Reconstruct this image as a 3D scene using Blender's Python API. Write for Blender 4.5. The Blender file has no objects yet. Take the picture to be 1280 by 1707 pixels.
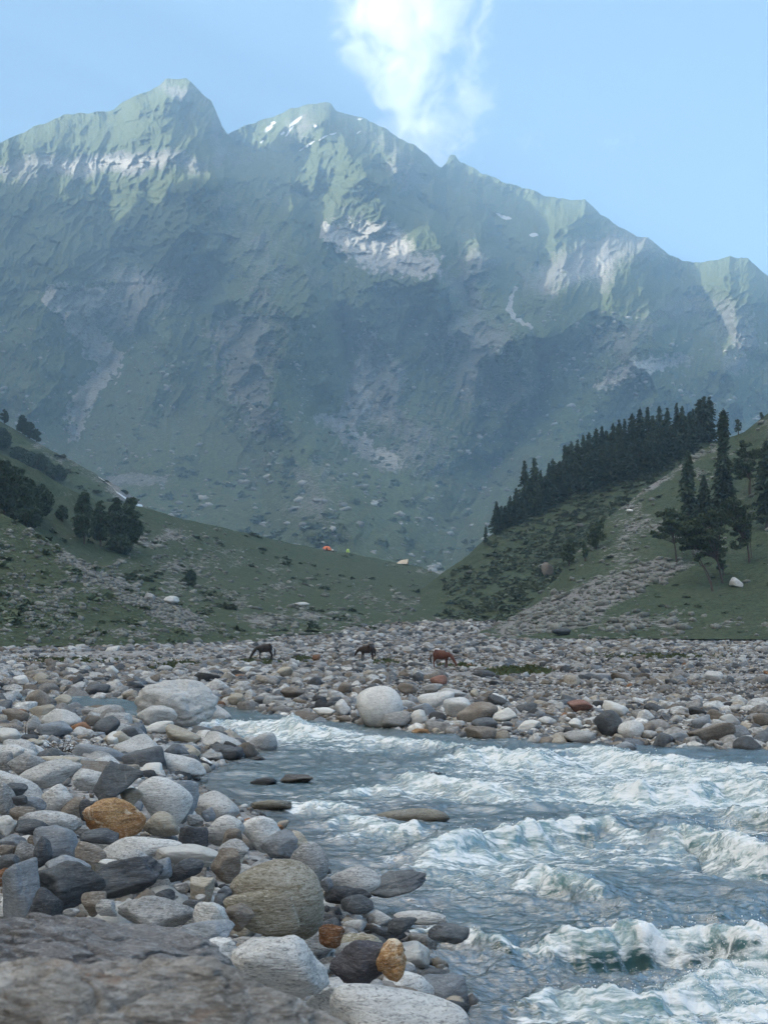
import bpy, bmesh, math, random
import numpy as np
from mathutils import Vector, Matrix, Euler

S = bpy.context.scene
COL = S.collection
rad = math.radians
rng = np.random.default_rng(7)
random.seed(7)

# ------------------------------------------------------------------ camera
FPX, VH, CZ = 1900.0, 1078.0, 2.6        # focal length in photo pixels, horizon row, eye height over the river
cam_d = bpy.data.cameras.new('camera')
cam = bpy.data.objects.new('camera', cam_d)
COL.objects.link(cam)
S.camera = cam
cam.location = (0, 0, CZ)
cam.rotation_euler = (rad(90), 0, 0)
cam_d.sensor_width = 36.0
cam_d.lens = 36.0 * FPX / 1707.0
cam_d.shift_y = (VH - 853.5) / 1707.0
cam_d.clip_start = 0.05
cam_d.clip_end = 60000
cam_d.dof.use_dof = True
cam_d.dof.focus_distance = 13.0
cam_d.dof.aperture_fstop = 8.0

# ------------------------------------------------------------------ sun, sky, exposure
SUN_EL, SUN_BACK = 21.0, -12.0              # low morning sun over the added left wall
sun_dir = Vector((-math.cos(rad(SUN_BACK)) * math.cos(rad(SUN_EL)), math.sin(rad(SUN_BACK)) * math.cos(rad(SUN_EL)), math.sin(rad(SUN_EL))))
sl = bpy.data.lights.new('sun', 'SUN')
sl.energy = 5.0
sl.angle = rad(0.5)
sl.color = (1.0, 0.93, 0.82)
sun = bpy.data.objects.new('sun', sl)
COL.objects.link(sun)
sun.location = (0, 0, 50)
sun.rotation_euler = sun_dir.to_track_quat('Z', 'Y').to_euler()

W = bpy.data.worlds.new('World')
S.world = W
W.use_nodes = True
wn, wl = W.node_tree.nodes, W.node_tree.links
for n in list(wn): wn.remove(n)
wo = wn.new('ShaderNodeOutputWorld'); bg = wn.new('ShaderNodeBackground'); sky = wn.new('ShaderNodeTexSky')
sky.sky_type = 'NISHITA'; sky.sun_disc = False
sky.sun_elevation = rad(SUN_EL)
sky.sun_rotation = math.atan2(sun_dir.x, sun_dir.y)
sky.altitude = 2800; sky.air_density = 1.0; sky.dust_density = 0.35; sky.ozone_density = 2.0
bg.inputs['Strength'].default_value = 0.052
# added glow shaped as warm cloud, unseen overhead and behind the camera, lifting the foreground, clear sky over the peaks
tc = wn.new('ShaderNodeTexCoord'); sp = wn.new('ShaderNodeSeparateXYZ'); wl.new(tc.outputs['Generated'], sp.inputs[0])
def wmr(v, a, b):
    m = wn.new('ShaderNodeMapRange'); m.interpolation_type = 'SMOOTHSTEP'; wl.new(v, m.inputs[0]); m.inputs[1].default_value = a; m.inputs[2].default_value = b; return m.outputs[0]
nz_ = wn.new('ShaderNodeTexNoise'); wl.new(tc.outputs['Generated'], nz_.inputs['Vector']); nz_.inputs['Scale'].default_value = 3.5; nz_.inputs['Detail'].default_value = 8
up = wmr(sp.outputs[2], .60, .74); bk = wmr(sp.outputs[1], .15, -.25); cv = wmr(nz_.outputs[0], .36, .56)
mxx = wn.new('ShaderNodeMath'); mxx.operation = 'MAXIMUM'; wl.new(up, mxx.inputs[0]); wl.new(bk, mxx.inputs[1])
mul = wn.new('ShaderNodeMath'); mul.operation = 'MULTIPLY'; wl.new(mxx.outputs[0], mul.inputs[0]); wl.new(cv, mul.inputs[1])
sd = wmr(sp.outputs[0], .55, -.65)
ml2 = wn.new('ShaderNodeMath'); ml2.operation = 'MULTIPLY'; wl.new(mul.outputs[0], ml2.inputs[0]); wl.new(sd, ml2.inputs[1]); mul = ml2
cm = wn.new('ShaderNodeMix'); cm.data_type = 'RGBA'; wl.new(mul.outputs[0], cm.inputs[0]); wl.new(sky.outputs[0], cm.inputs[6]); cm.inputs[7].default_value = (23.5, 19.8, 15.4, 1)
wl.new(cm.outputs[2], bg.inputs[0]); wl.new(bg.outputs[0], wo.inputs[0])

S.view_settings.view_transform = 'Standard'
S.view_settings.look = 'None'
S.view_settings.gamma = 1.0
S.view_settings.exposure = 2.05
S.cycles.volume_bounces = 2
S.cycles.max_bounces = 6
S.cycles.transparent_max_bounces = 8
S.cycles.diffuse_bounces = 3
S.cycles.glossy_bounces = 2
S.cycles.caustics_reflective = False
S.cycles.caustics_refractive = False
S.cycles.use_denoising = True

# ------------------------------------------------------------------ helpers
def tag(o, label=None, cat=None, group=None, kind=None):
    if label: o['label'] = label
    if cat: o['category'] = cat
    if group: o['group'] = group
    if kind: o['kind'] = kind
    return o

def at(u, v, D):
    """photo pixel (1280 x 1707) and distance -> world point(s)"""
    u = np.asarray(u, float); v = np.asarray(v, float); D = np.asarray(D, float)
    return np.stack(np.broadcast_arrays((u - 640) / FPX * D, D, CZ + (VH - v) / FPX * D), -1)

def empty(name, loc=(0, 0, 0)):
    e = bpy.data.objects.new(name, None); COL.objects.link(e); e.location = loc
    return e

def mesh(name, V, Fc, mat=None, smooth=True, parent=None, attrs=None):
    V = np.ascontiguousarray(V, np.float32).reshape(-1, 3); Fc = np.ascontiguousarray(Fc, np.int32)
    me = bpy.data.meshes.new(name)
    k = Fc.shape[1]; n = len(Fc)
    me.vertices.add(len(V)); me.vertices.foreach_set('co', V.ravel())
    me.loops.add(n * k); me.loops.foreach_set('vertex_index', Fc.ravel())
    me.polygons.add(n); me.polygons.foreach_set('loop_start', np.arange(0, n * k, k, dtype=np.int32))
    me.polygons.foreach_set('use_smooth', np.full(n, smooth, bool))
    for an, av in (attrs or {}).items():
        av = np.ascontiguousarray(av, np.float32)
        if av.ndim == 1:
            a = me.attributes.new(an, 'FLOAT', 'POINT'); a.data.foreach_set('value', av)
        else:
            if av.shape[1] == 3: av = np.concatenate([av, np.ones((len(av), 1), np.float32)], 1)
            a = me.attributes.new(an, 'FLOAT_COLOR', 'POINT'); a.data.foreach_set('color', av.ravel())
    me.update(calc_edges=True)
    o = bpy.data.objects.new(name, me); COL.objects.link(o)
    if mat: me.materials.append(mat)
    if parent: o.parent = parent
    return o

def grid_faces(nr, nc):
    i = np.arange((nr - 1) * (nc - 1)); r = i // (nc - 1); c = i % (nc - 1)
    a = r * nc + c
    return np.stack([a, a + 1, a + nc + 1, a + nc], 1)

# ---- gradient noise
_perm = np.random.default_rng(3).permutation(256).astype(np.int32); _perm = np.concatenate([_perm, _perm, _perm])
_g = np.random.default_rng(4).normal(size=(256, 3)); _g /= np.linalg.norm(_g, axis=1)[:, None]; _g = _g.astype(np.float32)
def pn(x, y, z=0.0):
    x, y, z = np.broadcast_arrays(np.asarray(x, np.float32), np.asarray(y, np.float32), np.asarray(z, np.float32))
    xi, yi, zi = np.floor(x).astype(np.int32), np.floor(y).astype(np.int32), np.floor(z).astype(np.int32)
    xf, yf, zf = x - xi, y - yi, z - zi
    xi &= 255; yi &= 255; zi &= 255
    f = lambda t: t * t * t * (t * (t * 6 - 15) + 10)
    wx, wy, wz = f(xf), f(yf), f(zf)
    out = 0
    for dx in (0, 1):
        for dy in (0, 1):
            for dz in (0, 1):
                h = _perm[_perm[_perm[xi + dx] + yi + dy] + zi + dz]
                gr = _g[h]
                d = gr[..., 0] * (xf - dx) + gr[..., 1] * (yf - dy) + gr[..., 2] * (zf - dz)
                out = out + d * (wx if dx else 1 - wx) * (wy if dy else 1 - wy) * (wz if dz else 1 - wz)
    return out * 1.6
def fbm(x, y, z=0.0, o=5, gain=.5, lac=2.03):
    s, a, f = 0, 1, 1
    for i in range(o):
        s = s + a * pn(x * f + 17.3 * i, y * f - 9.1 * i, z * f + 3.7 * i); a *= gain; f *= lac
    return s
def ridged(x, y, z=0.0, o=5, gain=.5, lac=2.07):
    s, a, f, w = 0, 1, 1, 1
    for i in range(o):
        n = 1 - np.abs(pn(x * f + 11.3 * i, y * f - 7.1 * i, z * f + 5.7 * i)) * 1.6
        n = np.clip(n, 0, 1) ** 2
        s = s + a * n * w; w = np.clip(n * 1.6, 0, 1); a *= gain; f *= lac
    return s
def sstep(a, b, x):
    t = np.clip((x - a) / (b - a), 0, 1); return t * t * (3 - 2 * t)
def polydist(px, py, pts):
    """distance to a polyline, parameter along it, signed side"""
    best = np.full(np.shape(px), 1e9, np.float32); tt = np.zeros(np.shape(px), np.float32); sg = np.zeros(np.shape(px), np.float32)
    n = len(pts) - 1
    for i in range(n):
        (ax, ay), (bx, by) = pts[i][:2], pts[i + 1][:2]
        dx, dy = bx - ax, by - ay; L = dx * dx + dy * dy + 1e-9
        t = np.clip(((px - ax) * dx + (py - ay) * dy) / L, 0, 1)
        ex, ey = px - ax - t * dx, py - ay - t * dy
        d = np.sqrt(ex * ex + ey * ey)
        m = d < best
        best = np.where(m, d, best); tt = np.where(m, (i + t) / n, tt); sg = np.where(m, np.sign(dx * ey - dy * ex), sg)
    return best, tt, sg
def blob(u, v, cu, cv, ru, rv, ang=0):
    c, s = math.cos(rad(ang)), math.sin(rad(ang))
    a = ((u - cu) * c + (v - cv) * s) / ru; b = (-(u - cu) * s + (v - cv) * c) / rv
    return np.clip(1.25 - np.sqrt(a * a + b * b), 0, 1)

# ---- node helpers
class NT:
    def __init__(s, name):
        s.m = bpy.data.materials.new(name); s.m.use_nodes = True
        s.t = s.m.node_tree
        for n in list(s.t.nodes): s.t.nodes.remove(n)
        s.out = s.n('ShaderNodeOutputMaterial')
    def n(s, t, **k):
        nd = s.t.nodes.new(t)
        for a, b in k.items(): setattr(nd, a, b)
        return nd
    def l(s, a, b): s.t.links.new(a, b)
    def put(s, sock, v):
        if isinstance(v, bpy.types.NodeSocket): s.l(v, sock)
        elif isinstance(v, (tuple, list)) and len(v) == 3 and sock.type == 'RGBA': sock.default_value = (*v, 1)
        else: sock.default_value = v
    def coord(s, which='Object'): return s.n('ShaderNodeTexCoord').outputs[which]
    def pos(s): return s.n('ShaderNodeNewGeometry').outputs['Position']
    def mp(s, vec, scale=(1, 1, 1), rot=(0, 0, 0), loc=(0, 0, 0)):
        m = s.n('ShaderNodeMapping'); s.l(vec, m.inputs[0]); m.inputs['Scale'].default_value = scale
        m.inputs['Rotation'].default_value = rot; m.inputs['Location'].default_value = loc; return m.outputs[0]
    def noise(s, vec, scale=1, detail=6, rough=.55, dist=0):
        m = s.n('ShaderNodeTexNoise'); s.l(vec, m.inputs['Vector']); m.inputs['Scale'].default_value = scale
        m.inputs['Detail'].default_value = detail; m.inputs['Roughness'].default_value = rough; m.inputs['Distortion'].default_value = dist
        return m.outputs[0]
    def vor(s, vec, scale=1, feat='F1', out='Distance', rnd=1):
        m = s.n('ShaderNodeTexVoronoi', feature=feat); s.l(vec, m.inputs['Vector']); m.inputs['Scale'].default_value = scale
        m.inputs['Randomness'].default_value = rnd
        return m.outputs[out]
    def mr(s, v, a, b, c=0, d=1, smooth=False):
        m = s.n('ShaderNodeMapRange'); m.clamp = True
        if smooth: m.interpolation_type = 'SMOOTHSTEP'
        s.put(m.inputs[0], v)
        for i, x in enumerate((a, b, c, d)): s.put(m.inputs[i + 1], x)
        return m.outputs[0]
    def math(s, op, a, b=0.0, c=0.0):
        m = s.n('ShaderNodeMath', operation=op); s.put(m.inputs[0], a); s.put(m.inputs[1], b); s.put(m.inputs[2], c); return m.outputs[0]
    def mix(s, f, a, b, mode='MIX'):
        m = s.n('ShaderNodeMix', data_type='RGBA', blend_type=mode)
        s.put(m.inputs[0], f); s.put(m.inputs[6], a); s.put(m.inputs[7], b); return m.outputs[2]
    def attr(s, name, out='Fac'):
        a = s.n('ShaderNodeAttribute'); a.attribute_name = name; return a.outputs[out]
    def bump(s, h, strength=.5, dist=.05, normal=None):
        b = s.n('ShaderNodeBump'); s.put(b.inputs['Height'], h); b.inputs['Strength'].default_value = strength
        b.inputs['Distance'].default_value = dist
        if normal is not None: s.l(normal, b.inputs['Normal'])
        return b.outputs[0]
    def bsdf(s, col, rough=.8, normal=None, spec=.35, **kw):
        b = s.n('ShaderNodeBsdfPrincipled'); s.put(b.inputs['Base Color'], col); s.put(b.inputs['Roughness'], rough)
        s.put(b.inputs['Specular IOR Level'], spec)
        if normal is not None: s.l(normal, b.inputs['Normal'])
        for k, v in kw.items(): s.put(b.inputs[k], v)
        return b.outputs[0]
    def done(s, sh): s.l(sh, s.out.inputs[0]); return s.m

# ------------------------------------------------------------------ lie of the land
SH_Y = [-20, 0, 5, 7.85, 9.5, 11.7, 15.8, 18.2, 21.3, 23.3, 26.8, 29, 33, 36, 44, 60, 90]
SH_X = [6, 2.5, 1.3, .5, .1, -.45, -1.25, -2.2, -3.5, -4.0, -3.3, -3.3, -5, -6.4, -11, -22, -60]
FB_X = [-90, -60, -20, -10, -5.3, -3.3, -.74, 2.65, 5.6, 9.6, 13.5, 40, 100]
FB_Y = [120, 95, 56, 47.5, 42.2, 38.9, 35.3, 31.5, 29.6, 28.4, 26.8, 24, 22]
def xl(y): return np.interp(y, SH_Y, SH_X)
def yf(x): return np.interp(x, FB_X, FB_Y)
def zland(d):
    return np.where(d > 0, .05 + .5 * (1 - np.exp(-np.maximum(d, 0) / 2.2)) + .018 * np.clip(d, 0, 18), np.maximum(-.75, .05 + d * .4))
def zg(x, y):
    x = np.asarray(x, float); y = np.asarray(y, float)
    w = pn(x * .35, y * .35, 5.) * np.interp(y, [0, 12, 30], [.08, .15, .35])
    a = zland(xl(y) - x + w); b = zland((y - yf(x)) * .75 + w)
    z = np.maximum(a, b)
    z = z + np.interp(y, [60, 112, 180, 260, 500, 900, 1300, 3000], [0, .15, 1.3, 3.6, 15, 50, 88, 88])
    return z
_mesh0 = mesh
def mesh(name, V, Fc, *a, **k):
    assert np.max(Fc) < np.asarray(V).reshape(-1, 3).shape[0], name
    return _mesh0(name, V, Fc, *a, **k)
# ------------------------------------------------------------------ materials
def rock_mat(name, c1, c2, c3, band=.5, speck=.4, scale=1.0, stain=None, wet=True, bumpk=1.0, rough=.85):
    """banded, speckled river stone; darker and shinier where the river keeps it wet"""
    t = NT(name)
    co = t.coord('Object')
    oi = t.n('ShaderNodeObjectInfo').outputs['Random']
    off = t.n('ShaderNodeCombineXYZ'); t.l(t.math('MULTIPLY', oi, 37.), off.inputs[0]); t.l(t.math('MULTIPLY', oi, 91.), off.inputs[1])
    va = t.n('ShaderNodeVectorMath', operation='ADD'); t.l(co, va.inputs[0]); t.l(off.outputs[0], va.inputs[1]); co = va.outputs[0]
    big = t.noise(co, 2.2 * scale, 5, .6)
    bands = t.noise(t.mp(co, (1.2, 1.6, 7), (.5, .35, 0)), 2.4 * scale, 8, .68, 1.6)
    fine = t.noise(co, 75 * scale, 3, .7)
    fol = t.noise(t.mp(co, (14, 18, 60), (.5, .35, 0)), 1.5 * scale, 5, .75, 1.0)
    f = t.mr(big, .36, .64)
    col = t.mix(f, c1, c2)
    col = t.mix(t.math('MULTIPLY', t.mr(bands, .5, .66), band), col, c3)
    dk = t.mix(.5, c3, (.02, .02, .02))
    col = t.mix(t.math('MULTIPLY', t.mr(fine, .54, .64), speck * .7), col, dk)
    col = t.mix(t.math('MULTIPLY', t.mr(fol, .53, .62), speck * 1.1), col, dk)
    lt = t.mix(.5, c1, (.8, .8, .78))
    col = t.mix(t.math('MULTIPLY', t.mr(fol, .47, .38), speck * 1.1), col, lt)
    vein = t.vor(t.mp(co, (1, .5, 2.4), (.9, .2, .4)), 1.3 * scale, 'DISTANCE_TO_EDGE')
    col = t.mix(t.math('MULTIPLY', t.math('MULTIPLY', t.mr(vein, .010, .0), t.mr(big, .5, .6)), .25), col, lt)
    if stain:
        sn = t.noise(co, 3.1 * scale, 7, .7, .4)
        col = t.mix(t.mr(sn, stain[1], stain[1] + .09), col, stain[0])
    hv = t.n('ShaderNodeHueSaturation'); t.l(t.mr(t.math('FRACT', t.math('MULTIPLY', oi, 7.13)), 0, 1, .82, 1.2), hv.inputs['Value']); t.l(col, hv.inputs['Color'])
    col = hv.outputs[0]
    rg = rough
    if wet:
        z = t.n('ShaderNodeSeparateXYZ'); t.l(t.pos(), z.inputs[0])
        zz = t.math('ADD', z.outputs[2], t.math('MULTIPLY', t.noise(t.pos(), 3, 3), -.16))
        wf = t.mr(zz, .10, -.02)
        col = t.mix(wf, col, t.mix(1.0, col, (.33, .32, .30), 'MULTIPLY'))
        rg = t.mr(wf, 0, 1, rough, .22)
    h = t.math('ADD', t.math('MULTIPLY', bands, .9), t.math('ADD', t.math('MULTIPLY', fol, .35), t.math('MULTIPLY', fine, .16)))
    h = t.math('ADD', h, t.math('MULTIPLY', big, .7))
    nrm = t.bump(h, .75 * bumpk, .05 / scale)
    return t.done(t.bsdf(col, rg, nrm, .3))

M = {}
M['granite'] = rock_mat('pale_granite', (.50, .51, .50), (.66, .665, .65), (.29, .30, .305), .6, .75)
M['white'] = rock_mat('white_quartzite', (.56, .57, .55), (.66, .66, .63), (.42, .42, .40), .5, .25)
M['grey'] = rock_mat('grey_gneiss', (.30, .31, .31), (.43, .435, .43), (.14, .15, .155), .6, .7)
M['bluegrey'] = rock_mat('blue_grey_schist', (.19, .22, .25), (.27, .30, .33), (.12, .14, .16), .6, .35)
M['slate'] = rock_mat('dark_slate', (.075, .085, .10), (.13, .145, .155), (.04, .045, .05), .6, .2)
M['charcoal'] = rock_mat('charcoal_slate', (.05, .055, .065), (.09, .10, .11), (.025, .03, .035), .5, .2)
M['brown'] = rock_mat('brown_gneiss', (.17, .145, .12), (.24, .215, .185), (.09, .075, .06), .6, .4)
M['olive'] = rock_mat('olive_banded_gneiss', (.30, .28, .215), (.40, .385, .33), (.14, .11, .06), .7, .7)
M['tan'] = rock_mat('buff_stone', (.36, .33, .27), (.45, .42, .35), (.22, .19, .15), .4, .4)
M['rust'] = rock_mat('rust_stained_rock', (.36, .17, .055), (.42, .27, .12), (.12, .05, .018), .9, .7, stain=((.62, .54, .42), .555), scale=1.9)
M['orange'] = rock_mat('orange_iron_rock', (.22, .10, .04), (.17, .085, .045), (.07, .04, .025), .8, .5)
M['redbrown'] = rock_mat('red_brown_rock', (.20, .10, .075), (.25, .14, .11), (.10, .05, .04), .5, .3)
M['lichen'] = rock_mat('lichen_crusted_rock', (.19, .175, .155), (.42, .40, .37), (.05, .042, .036), .9, .45, stain=((.25, .16, .11), .60), scale=2.2, wet=False)
M['smooth'] = rock_mat('smooth_dark_gneiss', (.15, .15, .155), (.25, .245, .24), (.06, .058, .056), 1.0, .35, scale=2.0, wet=False)
M['half'] = rock_mat('slate_with_ochre_side', (.06, .06, .075), (.09, .09, .10), (.04, .04, .05), .4, .2)

def stone_stuff_mat(name, gscale=1.0):
    t = NT(name)
    col = t.attr('Col', 'Color')
    p = t.pos()
    n1 = t.noise(p, 9 * gscale, 5, .7); n2 = t.noise(t.mp(p, (1, 1, 4), (.4, .3, 0)), 7 * gscale, 5, .7)
    col = t.mix(1.0, col, t.mix(t.mr(n1, .35, .65), (.62, .62, .62), (1.25, 1.25, 1.25)), 'MULTIPLY')
    col = t.mix(t.math('MULTIPLY', t.mr(n2, .52, .64), .45), col, (.07, .07, .07))
    z = t.n('ShaderNodeSeparateXYZ'); t.l(p, z.inputs[0])
    wf = t.mr(z.outputs[2], .12, .0)
    col = t.mix(wf, col, t.mix(1.0, col, (.33, .32, .30), 'MULTIPLY'))
    rg = t.mr(wf, 0, 1, .88, .25)
    return t.done(t.bsdf(col, rg, t.bump(t.math('ADD', n1, n2), .6, .03), .25))
M['stones'] = stone_stuff_mat('river_stones')
M['farstones'] = stone_stuff_mat('valley_stones', .3)

def ground_mat():
    t = NT('gravel_ground')
    p = t.pos()
    c = None
    v1 = t.vor(p, 9, 'F1', 'Color'); d1 = t.vor(p, 9, 'F1')
    v2 = t.vor(p, 26, 'F1', 'Color'); d2 = t.vor(p, 26, 'F1')
    s1 = t.n('ShaderNodeSeparateColor'); t.l(v1, s1.inputs[0]); s2 = t.n('ShaderNodeSeparateColor'); t.l(v2, s2.inputs[0])
    base = t.mix(s2.outputs[0], (.13, .13, .125), (.36, .36, .35))
    ston = t.mix(s1.outputs[0], (.12, .12, .12), (.44, .43, .42))
    col = t.mix(t.mr(s1.outputs[1], .45, .5), base, ston)
    col = t.mix(t.mr(t.noise(p, .5, 4), .45, .6), col, (.26, .25, .24))
    big = t.noise(p, .12, 6, .65)
    col = t.mix(1., col, t.mix(t.mr(big, .3, .7), (.75, .75, .75), (1.2, 1.2, 1.2)), 'MULTIPLY')
    gr = t.attr('grass'); g = t.mr(t.math('ADD', gr, t.math('MULTIPLY', t.math('SUBTRACT', t.noise(p, .35, 8, .7), .5), 1.6)), .42, .58)
    col = t.mix(g, col, t.mix(t.noise(p, 1.5, 4), (.035, .05, .018), (.075, .09, .035)))
    z = t.n('ShaderNodeSeparateXYZ'); t.l(p, z.inputs[0])
    wf = t.mr(z.outputs[2], .14, .03)
    col = t.mix(wf, col, t.mix(1., col, (.30, .30, .27), 'MULTIPLY'))
    h = t.math('ADD', t.math('MULTIPLY', d1, -.6), t.math('MULTIPLY', d2, -.3))
    return t.done(t.bsdf(col, t.mr(wf, 0, 1, .9, .3), t.bump(h, .9, .06), .25))
M['ground'] = ground_mat()

def terrain_mat(name, sc, grass1, grass2, rock1, rock2, pale, bump_d):
    """grass and bare rock; attributes: rocky, pale, snow"""
    t = NT(name)
    p = t.pos()
    n0 = t.noise(p, sc * 3, 10, .72, .3); n1 = t.noise(t.mp(p, (1, 1, 2.2), (.35, .5, 0)), sc * 11, 8, .7, .4); n2 = t.noise(p, sc * .6, 6, .6)
    str_ = t.noise(t.mp(p, (.7, .7, 5), (.25, .45, 0)), sc * 6, 8, .75, .6)
    g = t.mix(t.mr(n0, .35, .65), grass1, grass2)
    g = t.mix(t.mr(n1, .54, .64), g, tuple(x * .5 for x in grass1))
    g = t.mix(t.math('MULTIPLY', t.mr(n1, .46, .38), .6), g, tuple(x * 1.5 for x in grass2))
    g = t.mix(t.math('MULTIPLY', t.mr(n2, .5, .62), .16), g, (.11, .11, .075))
    r = t.mix(t.mr(str_, .38, .62), rock1, rock2)
    r = t.mix(t.mr(n1, .56, .64), r, tuple(x * .4 for x in rock1))
    pl = t.mix(t.mr(str_, .42, .54), tuple(x * .42 for x in pale), pale)
    pf = t.mr(t.math('ADD', t.attr('pale'), t.math('MULTIPLY', t.math('SUBTRACT', n1, .5), 2.6)), .47, .58)
    r = t.mix(pf, r, pl)
    rf = t.math('ADD', t.attr('rocky'), t.math('MULTIPLY', t.math('SUBTRACT', str_, .5), 1.5))
    rf = t.math('ADD', rf, t.math('MULTIPLY', t.math('SUBTRACT', n0, .5), .9))
    col = t.mix(t.mr(rf, .45, .6), g, r)
    sf = t.mr(t.math('ADD', t.attr('snow'), t.math('MULTIPLY', t.math('SUBTRACT', n0, .5), .6)), .45, .52)
    col = t.mix(sf, col, (.72, .73, .74))
    h = t.math('ADD', t.math('MULTIPLY', n1, .5), t.math('MULTIPLY', str_, 1.0))
    return t.done(t.bsdf(col, .92, t.bump(h, .8, bump_d), .15))
M['mountain'] = terrain_mat('mountain_rock_and_grass', .012, (.082, .112, .052), (.150, .182, .088), (.15, .155, .145), (.34, .34, .31), (.62, .60, .55), 24)
M['hill'] = terrain_mat('hill_grass_and_scree', .09, (.040, .058, .032), (.070, .094, .054), (.15, .145, .14), (.30, .295, .285), (.42, .41, .40), 1.0)

def foliage_mat(name, c1, c2):
    t = NT(name)
    p = t.pos(); n = t.noise(p, .6, 4, .6); oi = t.n('ShaderNodeObjectInfo').outputs['Random']
    col = t.mix(t.mr(n, .3, .7), c1, c2)
    hv = t.n('ShaderNodeHueSaturation'); t.l(t.mr(oi, 0, 1, .8, 1.25), hv.inputs['Value']); t.l(col, hv.inputs['Color'])
    return t.done(t.bsdf(hv.outputs[0], .8, None, .2))
M['needles'] = foliage_mat('dark_needles', (.034, .052, .036), (.062, .090, .056))
M['pine'] = foliage_mat('pine_needles', (.038, .056, .030), (.072, .100, .050))
M['shrub'] = foliage_mat('shrub_leaves', (.060, .085, .055), (.095, .12, .078))
def plain_mat(name, c, rough=.7, sc=8, var=.3, **k):
    t = NT(name); n = t.noise(t.coord('Object'), sc, 5, .6)
    col = t.mix(t.mr(n, .3, .7), tuple(x * (1 - var) for x in c), tuple(min(1, x * (1 + var)) for x in c))
    return t.done(t.bsdf(col, rough, t.bump(n, .3, .02), .3, **k))
M['bark'] = plain_mat('bark', (.075, .06, .05), .9, 3)
M['deadwood'] = plain_mat('dead_wood', (.05, .04, .035), .9, 20)
M['coat_black'] = plain_mat('black_coat', (.018, .014, .012), .5, 3, .4)
M['coat_dark'] = plain_mat('dark_brown_coat', (.035, .024, .02), .5, 3, .4)
M['coat_bay'] = plain_mat('bay_coat', (.11, .04, .025), .5, 3, .3)
M['mane'] = plain_mat('dark_mane', (.012, .01, .009), .7, 30)
M['tent_o'] = plain_mat('orange_tent_cloth', (.75, .20, .08), .6)
M['tent_y'] = plain_mat('lime_tent_cloth', (.55, .75, .18), .6)
M['tent_b'] = plain_mat('beige_tarpaulin', (.62, .52, .40), .7)
M['white_cloth'] = plain_mat('white_cloth', (.75, .75, .75), .7)
M['grassblade'] = plain_mat('grass_tufts', (.06, .075, .03), .8, 2, .4)

def water_mat():
    t = NT('rapids_water')
    p = t.pos()
    flow = t.mp(p, (.42, 1.05, 1), (0, 0, -.12))
    n1 = t.noise(flow, 3.2, 6, .62, 1.4); n2 = t.noise(t.mp(p, (.30, 1.3, 1), (0, 0, -.12)), 9, 5, .65, 1.2); n3 = t.noise(flow, 1.1, 5, .6, .5)
    cell = t.vor(t.mp(flow, (1, 1, 1)), 7.5, 'SMOOTH_F1')
    fo = t.attr('foam')
    wf = t.math('MULTIPLY', t.math('SUBTRACT', n1, .5), 2.9)
    wf = t.math('ADD', wf, t.math('MULTIPLY', t.math('SUBTRACT', n2, .5), 1.2))
    wf = t.math('ADD', wf, t.math('MULTIPLY', t.math('SUBTRACT', n3, .5), .7))
    f = t.mr(t.math('ADD', t.math('MINIMUM', fo, .92), wf), .50, 1.0)
    f = t.math('MULTIPLY', f, t.mr(fo, .02, .22))
    h = t.math('ADD', t.math('MULTIPLY', n1, .6), t.math('MULTIPLY', n2, .14))
    h = t.math('ADD', h, t.math('MULTIPLY', f, .12))
    nrm = t.bump(h, .5, .16)
    sh = t.attr('shallow')
    deep = t.mix(t.mr(n3, .3, .7), (.009, .036, .038), (.020, .060, .062))
    deep = t.mix(t.mr(t.math('ADD', fo, t.math('MULTIPLY', t.math('SUBTRACT', n3, .5), .8)), .15, 1.0), deep, (.10, .21, .22))
    body = t.n('ShaderNodeBsdfDiffuse'); t.put(body.inputs[0], deep)
    clear = t.n('ShaderNodeBsdfTransparent'); t.put(clear.inputs[0], t.mix(sh, (.33, .42, .38), (.62, .66, .58)))
    mx = t.n('ShaderNodeMixShader'); t.l(t.mr(sh, 0, 1, .04, .82), mx.inputs[0]); t.l(body.outputs[0], mx.inputs[1]); t.l(clear.outputs[0], mx.inputs[2])
    gl = t.n('ShaderNodeBsdfGlossy'); gl.inputs['Roughness'].default_value = .2; t.l(nrm, gl.inputs['Normal'])
    fr = t.n('ShaderNodeFresnel'); fr.inputs[0].default_value = 1.333; t.l(nrm, fr.inputs['Normal'])
    m2 = t.n('ShaderNodeMixShader'); t.l(t.math('MULTIPLY', fr.outputs[0], .50), m2.inputs[0]); t.l(mx.outputs[0], m2.inputs[1]); t.l(gl.outputs[0], m2.inputs[2])
    foam = t.bsdf(t.mix(t.mr(t.math('ADD', t.math('MULTIPLY', n2, .5), t.math('MULTIPLY', n1, .5)), .40, .56), (.26, .38, .40), (.76, .79, .80)), .7, t.bump(t.math('ADD', n1, n2), .45, .10), .3)
    m3 = t.n('ShaderNodeMixShader'); t.l(f, m3.inputs[0]); t.l(m2.outputs[0], m3.inputs[1]); t.l(foam, m3.inputs[2])
    return t.done(m3.outputs[0])
M['water'] = water_mat()
M['spray'] = plain_mat('white_spray', (.82, .85, .86), .4)
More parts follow.
